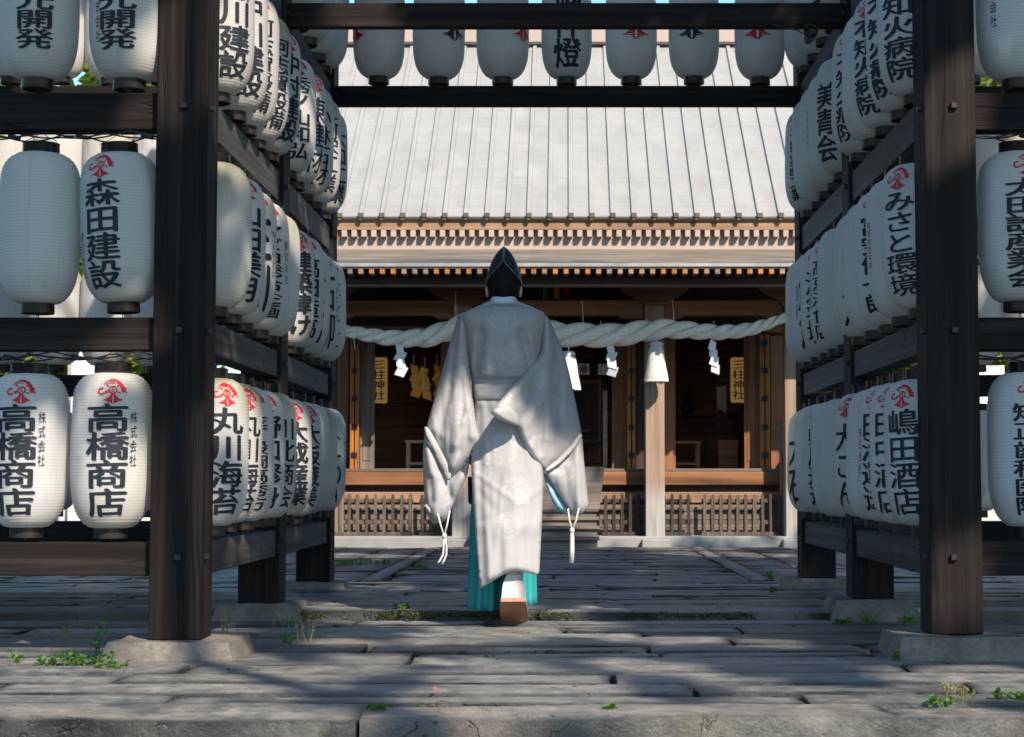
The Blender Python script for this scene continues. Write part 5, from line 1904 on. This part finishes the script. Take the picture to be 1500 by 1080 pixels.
def cord_set(px, py, Y, pts_a, pts_b, knot, tails, r=0.0045):
    P = lambda q: W(q[0], q[1], Y)
    t = MB().tube([P(q) for q in pts_a], r, 8).build("sleeve_cord", M["tassel_white"], priest, smooth=True)
    MB().tube([P(q) for q in pts_b], r, 8).build("sleeve_cord", M["tassel_white"], priest, smooth=True)
    k = P(knot)
    MB().lathe([(0, -0.016), (0.010, -0.010), (0.013, 0), (0.010, 0.010), (0, 0.016)], 12, k).build("knot", M["tassel_white"], t, smooth=True)
    for tl in tails:
        pts = [P(q) for q in tl]
        MB().tube(pts, [r * (1.15 if i > 1 else 1.0) for i in range(len(pts))], 8).build("cord_tail", M["tassel_white"], t, smooth=True)


cord_set(650, 770, PYD - 0.12, [(641, 752), (645, 768), (650, 784)], [(659, 748), (655, 768), (651, 784)], (651, 785), [[(651, 786), (650, 800), (649, 812), (644, 822), (641, 825)], [(652, 786), (654, 800), (654, 812), (650, 822), (647, 827)]])
cord_set(838, 757, PYD - 0.08, [(832, 745), (834, 762), (838, 776)], [(848, 744), (844, 762), (839, 776)], (838, 777), [])
k = W(838, 778, PYD - 0.08)
MB().tube([k, k - Vector((0, 0, 0.03)), k - Vector((0, 0, 0.08)), k - Vector((0.002, 0, 0.155))], [0.007, 0.011, 0.012, 0.0125], 14).build("cord_tassel", M["tassel_white"], priest, smooth=True)

# ------------------------------------------------------------------ weeds, moss
def leaf_quad(mb, p, d, up, L, w):
    d = d.normalized()
    s = d.cross(up)
    s = s.normalized() if s.length > 1e-5 else Vector((1, 0, 0))
    nrm = s.cross(d)
    q = [p, p + d * L * .45 + s * w * .5 + nrm * w * .1, p + d * L, p + d * L * .45 - s * w * .5 + nrm * w * .1]
    mb.add([q[0], q[1], q[2], q[3]], [(0, 1, 2), (0, 2, 3)])


def weed(px, py, label, kind, h, spread=0.05, n=10, seed=0, z=None):
    rs = random.Random(seed)
    g = ground_pt(px, py, 0.0)
    zz = gz(g.x, g.y)
    g = ground_pt(px, py, zz)
    t = thing("weed", label, "weed", g, "weeds growing in the paving joints")
    st, lf = MB(), MB()
    for k in range(n):
        a = rs.uniform(0, 6.28)
        b = g + Vector((rs.uniform(-spread, spread), rs.uniform(-spread, spread) * .6, -0.012))
        hh = h * rs.uniform(0.45, 1.0)
        if kind == "dry":
            tip = b + Vector((rs.uniform(-.3, .3) * hh, rs.uniform(-.2, .2) * hh, hh))
            mid = (b + tip) / 2 + Vector((rs.uniform(-.05, .05) * hh, 0, hh * .05))
            st.tube([b, mid, tip], [0.0022, 0.0017, 0.001], 5)
            for j in range(7):
                p = mid.lerp(tip, rs.random())
                leaf_quad(lf, p, Vector((rs.uniform(-1, 1), rs.uniform(-1, 1), rs.uniform(0, 1))), Vector((0, 1, 0.2)), 0.014, 0.008)
        elif kind == "grass":
            d = Vector((math.cos(a) * .6, math.sin(a) * .6, 1.0))
            st.tube([b, b + d * hh * .3, b + d * hh * .6 + Vector((0, 0, .0))], [0.002, 0.0015, 0.001], 4)
            for j in range(3):
                dd = Vector((math.cos(a + j * 2.1), math.sin(a + j * 2.1) * .7, rs.uniform(.5, 1.6)))
                leaf_quad(lf, b, dd, Vector((0, 1, 0.3)), hh, hh * .16)
        else:
            tip = b + Vector((rs.uniform(-.25, .25) * hh, rs.uniform(-.2, .2) * hh, hh))
            st.tube([b, (b + tip) / 2 + Vector((rs.uniform(-.01, .01), 0, 0)), tip], [0.0035, 0.0028, 0.0015], 5)
            m_ = max(3, int(hh / 0.018))
            for j in range(m_ * 2):
                v = (j + 1) / (m_ * 2)
                p = b.lerp(tip, 0.2 + 0.8 * v)
                aa = j * 2.4 + a
                leaf_quad(lf, p, Vector((math.cos(aa), math.sin(aa), 0.25 + v)), Vector((0, 0, 1)), rs.uniform(.03, .05) * (0.6 + min(1, hh * 6) * .6) * (1.1 - .4 * v), rs.uniform(.014, .02))
    st.build("stem", M["stem_dry"] if kind == "dry" else M["leaf_weed"], t)
    lf.build("leaf", M["stem_dry"] if kind == "dry" else M["leaf_weed"], t)


WEEDS = [
    (141, 958, "tall leafy green weed beside the front left footing stone", "leafy", 0.13, 0.02, 2),
    (125, 972, "low bushy green weed at the left end of the front left footing", "leafy", 0.05, 0.10, 16),
    (70, 973, "small green weed in the joint near the left picture edge", "leafy", 0.045, 0.03, 6),
    (25, 972, "tiny upright green weed nearest the left picture edge", "leafy", 0.06, 0.012, 3),
    (95, 937, "thin dry stalk with seed pods left of the leafy weed", "dry", 0.10, 0.05, 4),
    (328, 928, "dry stalks with seed pods right behind the front left post", "dry", 0.13, 0.03, 4),
    (430, 940, "dry stalks with seed pods between the front and middle left posts", "dry", 0.16, 0.09, 9),
    (420, 943, "small yellow green weed under the dry stalks", "leafy", 0.045, 0.02, 4),
    (1275, 912, "bright green grass tuft between the right footing stones", "grass", 0.10, 0.012, 5),
    (1237, 915, "spreading green weed left of the grass tuft by the right rack", "leafy", 0.04, 0.04, 9),
    (1330, 912, "small weed right of the grass tuft close to the right front post", "leafy", 0.045, 0.04, 7),
    (1310, 968, "small weed at the corner of the front right footing stone", "leafy", 0.045, 0.02, 4),
    (1405, 1028, "sparse dry weed on the kerb near the right picture edge", "dry", 0.07, 0.05, 9),
    (1378, 1030, "low green weed just left of the sparse dry weed on the kerb", "leafy", 0.025, 0.04, 7),
    (1480, 1025, "yellow green weed at the right picture edge on the kerb", "leafy", 0.035, 0.05, 9),
    (893, 1040, "small green weed in the front kerb joint below the priest", "leafy", 0.022, 0.03, 7),
    (555, 1040, "small green weed in the kerb joint left of middle", "leafy", 0.022, 0.02, 5),
    (1134, 868, "thin green weed before the right rear footing stone", "leafy", 0.05, 0.02, 4),
    (1128, 845, "slim grass tuft left of the rear right post", "grass", 0.10, 0.012, 4),
    (590, 892, "small sunlit weed on the step left of the priest", "leafy", 0.035, 0.04, 7),
    (508, 828, "patch of low weeds between pavers beside the left rear post", "leafy", 0.05, 0.16, 20),
    (552, 826, "patch of low weeds between pavers left of the priest's tassel", "leafy", 0.04, 0.13, 12),
    (618, 835, "low weed at the border of the middle way", "leafy", 0.05, 0.06, 8),
    (167, 978, "little weeds under the edge of the front left footing", "leafy", 0.03, 0.06, 9),
]
for i, (px, py, lab, kind, h, sp, n) in enumerate(WEEDS):
    weed(px, py, lab, kind, h, sp, n, seed=i * 13 + 5)

mb = MB()                                                    # moss and tiny sprouts in the joints
rs = random.Random(5)
for k in range(2600):
    if k < 1500:
        x, y = rs.uniform(-1.6, 1.6), STEP_Y - 0.006 - abs(rs.gauss(0, 0.012))
        z0 = rs.uniform(0.0, 0.03)
        if noise.noise((x * 3.2, 1, 2)) < -0.05: continue
    else:
        x, y = rs.uniform(-2.6, 2.4), rs.uniform(6.0, 9.6)
        if noise.noise((x * 1.1, y * 3, 7)) < 0.22: continue
        z0 = gz(x, y) - 0.006
    p = Vector((x, y, z0))
    for j in range(3):
        leaf_quad(mb, p, Vector((rs.uniform(-1, 1), rs.uniform(-1, .3), rs.uniform(0.2, 1))), Vector((0, 0, 1)), rs.uniform(.008, .018), .008)
tag(mb.build("moss", M["moss"]), "moss and tiny sprouts in the paving joints", "moss", kind="stuff")

mb = MB()
g = ground_pt(632, 1013, 0.008)
for dx, dy, a in ((0, 0, 0.3), (0.02, 0.006, 2.2), (-0.015, 0.004, 4.0)):
    leaf_quad(mb, g + Vector((dx, dy, 0.004)), Vector((math.cos(a), math.sin(a), 0.35)), Vector((0, 0, 1)), 0.03, 0.014)
tag(mb.build("fallen_leaf", plain("red_dry_leaf", (0.4, 0.14, 0.09), 0.7)), "curled reddish fallen leaf on the paving below the priest", "leaf")

# ------------------------------------------------------------------ trees
def leaf_cloud(cands, size, mat, name, parent, rs, aspect=0.55):
    mb = MB()
    V, F = mb.v, mb.f
    for p in cands:
        L = size * rs.uniform(0.6, 1.25)
        w = L * aspect
        d = Vector((rs.gauss(0, 1), rs.gauss(0, 1), rs.gauss(0, 0.7))).normalized()
        s = d.orthogonal().normalized()
        s = Matrix.Rotation(rs.uniform(0, 6.28), 3, d) @ s
        nrm = d.cross(s) * (w * 0.18)
        b = len(V)
        a, c = p - d * L * .5, p + d * L * .5
        V += [tuple(a), tuple(p + s * w * .5 + nrm - d * L * .05), tuple(c), tuple(p - s * w * .5 + nrm - d * L * .05)]
        F += [(b, b + 1, b + 2), (b, b + 2, b + 3)]
    return mb.build(name, mat, parent)


def trunk(t, base, top, r, limbs, rs):
    mb = MB()
    mid = base.lerp(top, 0.5) + Vector((rs.uniform(-.2, .2), rs.uniform(-.2, .2), 0))
    mb.tube([base - Vector((0, 0, 0.2)), base + Vector((0, 0, 0.3)), mid, top], [r * 1.5, r * 1.1, r * 0.8, r * 0.3], 12)
    mb.build("trunk", M["bark"], t, smooth=True)
    for q in limbs:
        a = base.lerp(top, rs.uniform(0.5, 0.9))
        m_ = (a + q) / 2 + Vector((rs.uniform(-.2, .2), rs.uniform(-.2, .2), rs.uniform(0, .4)))
        MB().tube([a, m_, q], [r * 0.42, r * 0.25, r * 0.08], 8).build("limb", M["bark"], t, smooth=True)


def bg_tree(x, y, h, rx, z0, n, label, mat, seed, size=0.22, group="trees behind the racks"):
    rs = random.Random(seed)
    t = thing("broadleaf_tree", label, "tree", (x, y, -0.03), group)
    cl = []
    nc = 40
    cents = []
    for k in range(nc):
        a, rr_ = rs.uniform(0, 6.28), rx * math.sqrt(rs.random())
        zz = z0 + (h - z0) * rs.random()
        f = 1 - 0.5 * abs((zz - z0) / (h - z0) - 0.4)
        cents.append((Vector((x + rr_ * f * math.cos(a), y + rr_ * f * math.sin(a), zz)), rs.uniform(0.35, 0.8) * rx * 0.42))
    for k in range(n):
        c, r = rs.choice(cents)
        v = Vector((rs.gauss(0, 1), rs.gauss(0, 1), rs.gauss(0, 0.75)))
        cl.append(c + v.normalized() * r * rs.random() ** 0.5 * 1.25)
    leaf_cloud(cl, size, mat, "crown", t, rs)
    trunk(t, Vector((x, y, -0.03)), Vector((x, y, h * 0.8)), 0.05 + h * 0.018, [c for c, r in cents[::4]], rs)


for i, (x, y, h, rx, z0, lab, mt) in enumerate((
        (-7.2, 22.0, 5.6, 1.6, 0.4, "bright bushy tree behind the left rack, farthest left", "leaf_bright"),
        (-5.7, 22.8, 5.0, 1.5, 0.4, "bright leafy tree behind the left rack, beside the hall", "leaf_bright"),
        (-6.9, 25.5, 8.5, 2.6, 1.0, "taller pale green tree rising far behind the left rack", "leaf_bright"),
        (6.0, 22.6, 4.8, 1.5, 0.4, "bright leafy tree behind the right rack, beside the hall", "leaf_bright"),
        (7.0, 26.0, 8.0, 2.4, 0.9, "taller green tree far behind the right rack", "leaf_bright"))):
    bg_tree(x, y, h, rx, z0, 9000, lab, M[mt], 40 + i, 0.30)
# pink shrub on the right
rs = random.Random(77)
t = thing("flowering_shrub", "pink flowering shrub behind the right rack near the ground", "shrub", (5.3, 20.3, -0.03))
cl = [Vector((5.3 + rs.gauss(0, .4), 20.3 + rs.gauss(0, .35), 0.95 + rs.gauss(0, .38))) for _ in range(1500)]
leaf_cloud([p for p in cl if p.z > 0.1], 0.09, M["leaf_dark"], "foliage", t, rs)
leaf_cloud([p + Vector((0, -0.1, 0.05)) for p in cl[::2] if p.z > 0.3], 0.11, M["petal"], "blossom", t, rs, 0.8)
MB().tube([(5.3, 20.3, -0.1), (5.3, 20.3, 0.8)], [0.05, 0.02], 8).build("stem", M["bark"], t)
# garden walls and a banner behind the racks
for xa, xb, lab in ((-9.5, -4.35, "low white plaster wall with a dark tiled coping behind the left rack"), (4.3, 9.5, "low white plaster wall with a dark tiled coping behind the right rack")):
    t = thing("garden_wall", lab, "wall", ((xa + xb) / 2, 19.0, -0.03))
    MB().box(xa, xb, 19.0, 19.2, -0.1, 0.62).build("wall_face", M["plaster"], t)
    MB().box(xa, xb, 18.98, 19.22, -0.1, 0.16).build("wall_base", M["plinth"], t)
    MB().prism_x([(18.88, 0.62), (19.32, 0.62), (19.1, 0.76)], xa - 0.05, xb + 0.05).build("coping", M["dark_metal"], t)
for px, zt_, lab in ((122, 2.3, "tall white banner on a pole behind the left rack"), (1452, 1.9, "tall white banner on a pole behind the right rack")):
    x = XY(px, 17.6)
    t = thing("banner", lab, "banner", (x, 17.6, 0))
    MB().tube([(x - 0.17, 17.6, -0.03), (x - 0.17, 17.6, zt_ + 0.1)], 0.014, 8).build("pole", M["pale_wood"], t)
    mb = MB()
    for s in (0, 0.004):
        b0 = len(mb.v)
        for i in range(9):
            for j in range(13):
                mb.v.append((x - 0.15 + 0.30 * i / 8, 17.6 + 0.02 * math.sin(i * .9 + j * .35) + s, 0.55 + (zt_ - 0.55) * j / 12))
        for i in range(8):
            for j in range(12):
                a = b0 + i * 13 + j
                mb.f.append((a, a + 13, a + 14, a + 1) if s == 0 else (a, a + 1, a + 14, a + 13))
    mb.build("cloth", M["cloth_white"], t, smooth=True)

# tall trees beside and behind the viewer: their crowns dapple the gate
def on_sun(p):
    """coordinates across the sun's direction"""
    e1 = Vector((SUNV.y, -SUNV.x, 0)).normalized()
    e2 = SUNV.cross(e1).normalized()
    return p.dot(e1), p.dot(e2)


HOLES = []


def hole(px, py, Y, r, ry=None):
    p = W(px, py, Y) if Y else ground_pt(px, py, 0.02)
    HOLES.append((*on_sun(p), r + 0.03))


HOLE_LIST = [
    (735, 705, 8.2, .18), (768, 700, 8.2, .12), (715, 690, 8.2, .13), (655, 660, 8.38, .12), (640, 710, 8.38, .13), (668, 690, 8.38, .10), (845, 715, 8.38, .10), (820, 705, 8.38, .08), (735, 735, 8.2, .14), (650, 625, 8.38, .09),
    (770, 815, 8.15, .08), (735, 825, 8.15, .09), (752, 875, 8.2, .11), (710, 850, 8.2, .08),
    (520, 900, 0, .13), (570, 903, 0, .12), (620, 905, 0, .12), (670, 906, 0, .10), (480, 890, 0, .12), (780, 918, 0, .08),
    (300, 955, 0, .16), (250, 965, 0, .14), (350, 975, 0, .16), (200, 985, 0, .16), (130, 995, 0, .2), (60, 1000, 0, .18), (420, 985, 0, .12), (30, 960, 0, .1), (480, 975, 0, .08),
    (800, 903, 0, .10), (860, 908, 0, .08), (720, 925, 0, .10), (660, 930, 0, .08), (330, 985, 0, .12), (700, 985, 0, .09), (820, 985, 0, .08), (1110, 1045, 0, .12), (90, 985, 0, .2), (240, 1000, 0, .14), (10, 1020, 0, .16), (400, 1000, 0, .1), (840, 1012, 0, .14), (1300, 1020, 0, .16), (1350, 1035, 0, .12), (1440, 1000, 0, .14), (930, 1030, 0, .10), (660, 1055, 5.2, .1), (1100, 1062, 5.2, .12), (1000, 930, 0, .07), (890, 925, 0, .07), (500, 935, 0, .07), (560, 960, 0, .07),
    (700, 1015, 0, .14), (800, 1020, 0, .12), (1210, 1025, 0, .16), (1270, 1035, 0, .14), (1150, 1000, 0, .10), (1400, 985, 0, .14), (1470, 980, 0, .12), (1120, 935, 0, .1), (960, 970, 0, .1), (740, 970, 0, .08),
    (40, 1070, 5.12, .18), (350, 1070, 5.12, .16), (420, 1062, 5.12, .12), (1250, 1068, 5.12, .16), (1430, 1065, 5.12, .12), (700, 1072, 5.12, .12),
    (270, 95, 6.9, .12), (290, 60, 6.9, .12), (275, 700, 6.9, .09), (262, 870, 6.9, .09), (1400, 160, 6.9, .09), (1410, 850, 6.9, .07),
    (385, 130, 7.7, .16), (360, 60, 7.5, .10), (420, 120, 8.0, .12), (345, 150, 7.4, .08), (60, 740, 7.0, .10), (160, 750, 7.0, .07), (180, 540, 7.0, .05), (420, 430, 8.9, .08), (505, 270, 10.2, .08), (350, 620, 7.3, .09),
    (520, 28, 8.8, .12), (440, 650, 9.0, .08), (30, 800, 6.95, .08), (90, 830, 6.95, .08),
    (560, 700, 18.1, .45), (520, 640, 18.3, .2), (620, 705, 18.1, .3), (540, 760, 17.9, .25), (1000, 700, 18.1, .4), (1110, 700, 18.1, .4), (930, 705, 18.1, .3), (960, 740, 17.8, .28), (960, 640, 17.8, .2), (1060, 750, 18.0, .28), (1120, 640, 18.2, .3), (886, 620, 18.7, .25), (1150, 740, 18.0, .2), (920, 640, 18.2, .2), (860, 760, 17.5, .2),
    (540, 800, 17.6, .35), (640, 806, 17.5, .3), (530, 818, 0, .4), (1060, 815, 0, .4), (1110, 832, 0, .3), (1010, 806, 0, .3), (1080, 858, 0, .15), (560, 860, 0, .12),
    (85, 220, 10.7, .3), (200, 230, 10.7, .3), (150, 440, 10.7, .25), (95, 100, 10.7, .2),
]
for q in HOLE_LIST: hole(*q)
HA = np.array(HOLES)
rs = random.Random(21)
shade_trees = [("tall evergreen shading the gate from beside the path, nearest the right rack", Vector((9.5, 1.5, 0))), ("tall evergreen shading the gate from behind the viewer's right shoulder", Vector((5.2, -4.8, 0))), ("tall evergreen shading the gate, set back beyond the kerb far behind", Vector((1.0, -6.5, 0)))]
buckets = [[] for _ in shade_trees]
clump = [(Vector((rs.uniform(-3.2, 11.0), rs.uniform(-7.0, 8.4), rs.uniform(7.2, 10.5))), rs.uniform(0.7, 1.3)) for _ in range(430)]
NLEAF = 56000
e1 = Vector((SUNV.y, -SUNV.x, 0)).normalized()
e2 = SUNV.cross(e1).normalized()
for k in range(NLEAF):
    c, r = clump[k % len(clump)]
    v = Vector((rs.gauss(0, 1), rs.gauss(0, 1), rs.gauss(0, .6))).normalized() * r * rs.random() ** 0.4
    p = c + v
    u, w = p.dot(e1), p.dot(e2)
    if np.any((HA[:, 0] - u) ** 2 + (HA[:, 1] - w) ** 2 < (HA[:, 2] + 0.11) ** 2): continue
    if p.z < 6.6: continue
    hit = p - SUNV * ((p.y - 17.2) / SUNV.y)
    if hit.z > 1.55: continue                            # the hall's eaves and roof stand in full sun
    i = min(range(3), key=lambda q: (p - shade_trees[q][1]).xy.length)
    buckets[i].append(p)
# fuller boughs where the photograph lies in shade
SHADE = [(738, 500, 8.3, .30), (738, 580, 8.3, .22), (690, 520, 8.4, .22), (800, 540, 8.4, .25), (820, 610, 8.4, .18), (738, 420, 8.4, .2), (745, 785, 8.2, .06), (715, 800, 8.2, .05),
         (1400, 500, 6.9, .3), (1400, 350, 6.9, .3), (1400, 700, 6.9, .3), (275, 250, 6.9, .2), (275, 400, 6.9, .25), (275, 560, 6.9, .2), (120, 490, 6.9, .3), (120, 160, 6.9, .3), (170, 350, 7.0, .3), (170, 600, 7.0, .2), (50, 400, 7.0, .25), (170, 80, 7.0, .2), (50, 60, 7.0, .25),
         (1300, 400, 7.9, .5), (1250, 650, 8.2, .45), (1280, 150, 7.9, .45), (1200, 600, 9.5, .4), (1200, 350, 9.5, .4), (1490, 350, 7.0, .3), (1490, 650, 7.0, .3), (1490, 80, 7.0, .3), (830, 80, 10.7, .5), (700, 80, 10.7, .4), (980, 80, 10.7, .5), (1100, 80, 10.7, .4)]
for px, py, Y, r in SHADE:
    p0 = W(px, py, Y)
    for k in range(int(2300 * r * r) + 40):
        t = rs.uniform(9.0, 12.5)
        a, q = rs.uniform(0, 6.28), r * math.sqrt(rs.random())
        p = p0 + SUNV * t + (e1 * math.cos(a) + e2 * math.sin(a)) * q
        if p.z < 6.6: p = p + SUNV * ((6.8 - p.z) / SUNV.z)
        u, w = p.dot(e1), p.dot(e2)
        if np.any((HA[:, 0] - u) ** 2 + (HA[:, 1] - w) ** 2 < (HA[:, 2] + 0.12) ** 2): continue
        buckets[min(range(3), key=lambda z: (p - shade_trees[z][1]).xy.length)].append(p)
for (lab, b), pts in zip(shade_trees, buckets):
    t = thing("evergreen_tree", lab, "tree", (b.x, b.y, -0.19))
    leaf_cloud(pts, 0.27, M["leaf_dark"], "crown", t, rs, 0.62)
    lim = [p for p in pts[:: max(1, len(pts) // 9)]]
    trunk(t, Vector((b.x, b.y, -0.19)), Vector((b.x + .2, b.y, 9.0)), 0.22, [q for q in lim if not np.any((HA[:, 0] - q.dot(e1)) ** 2 + (HA[:, 1] - q.dot(e2)) ** 2 < (HA[:, 2] + 0.2) ** 2)][:7], rs)
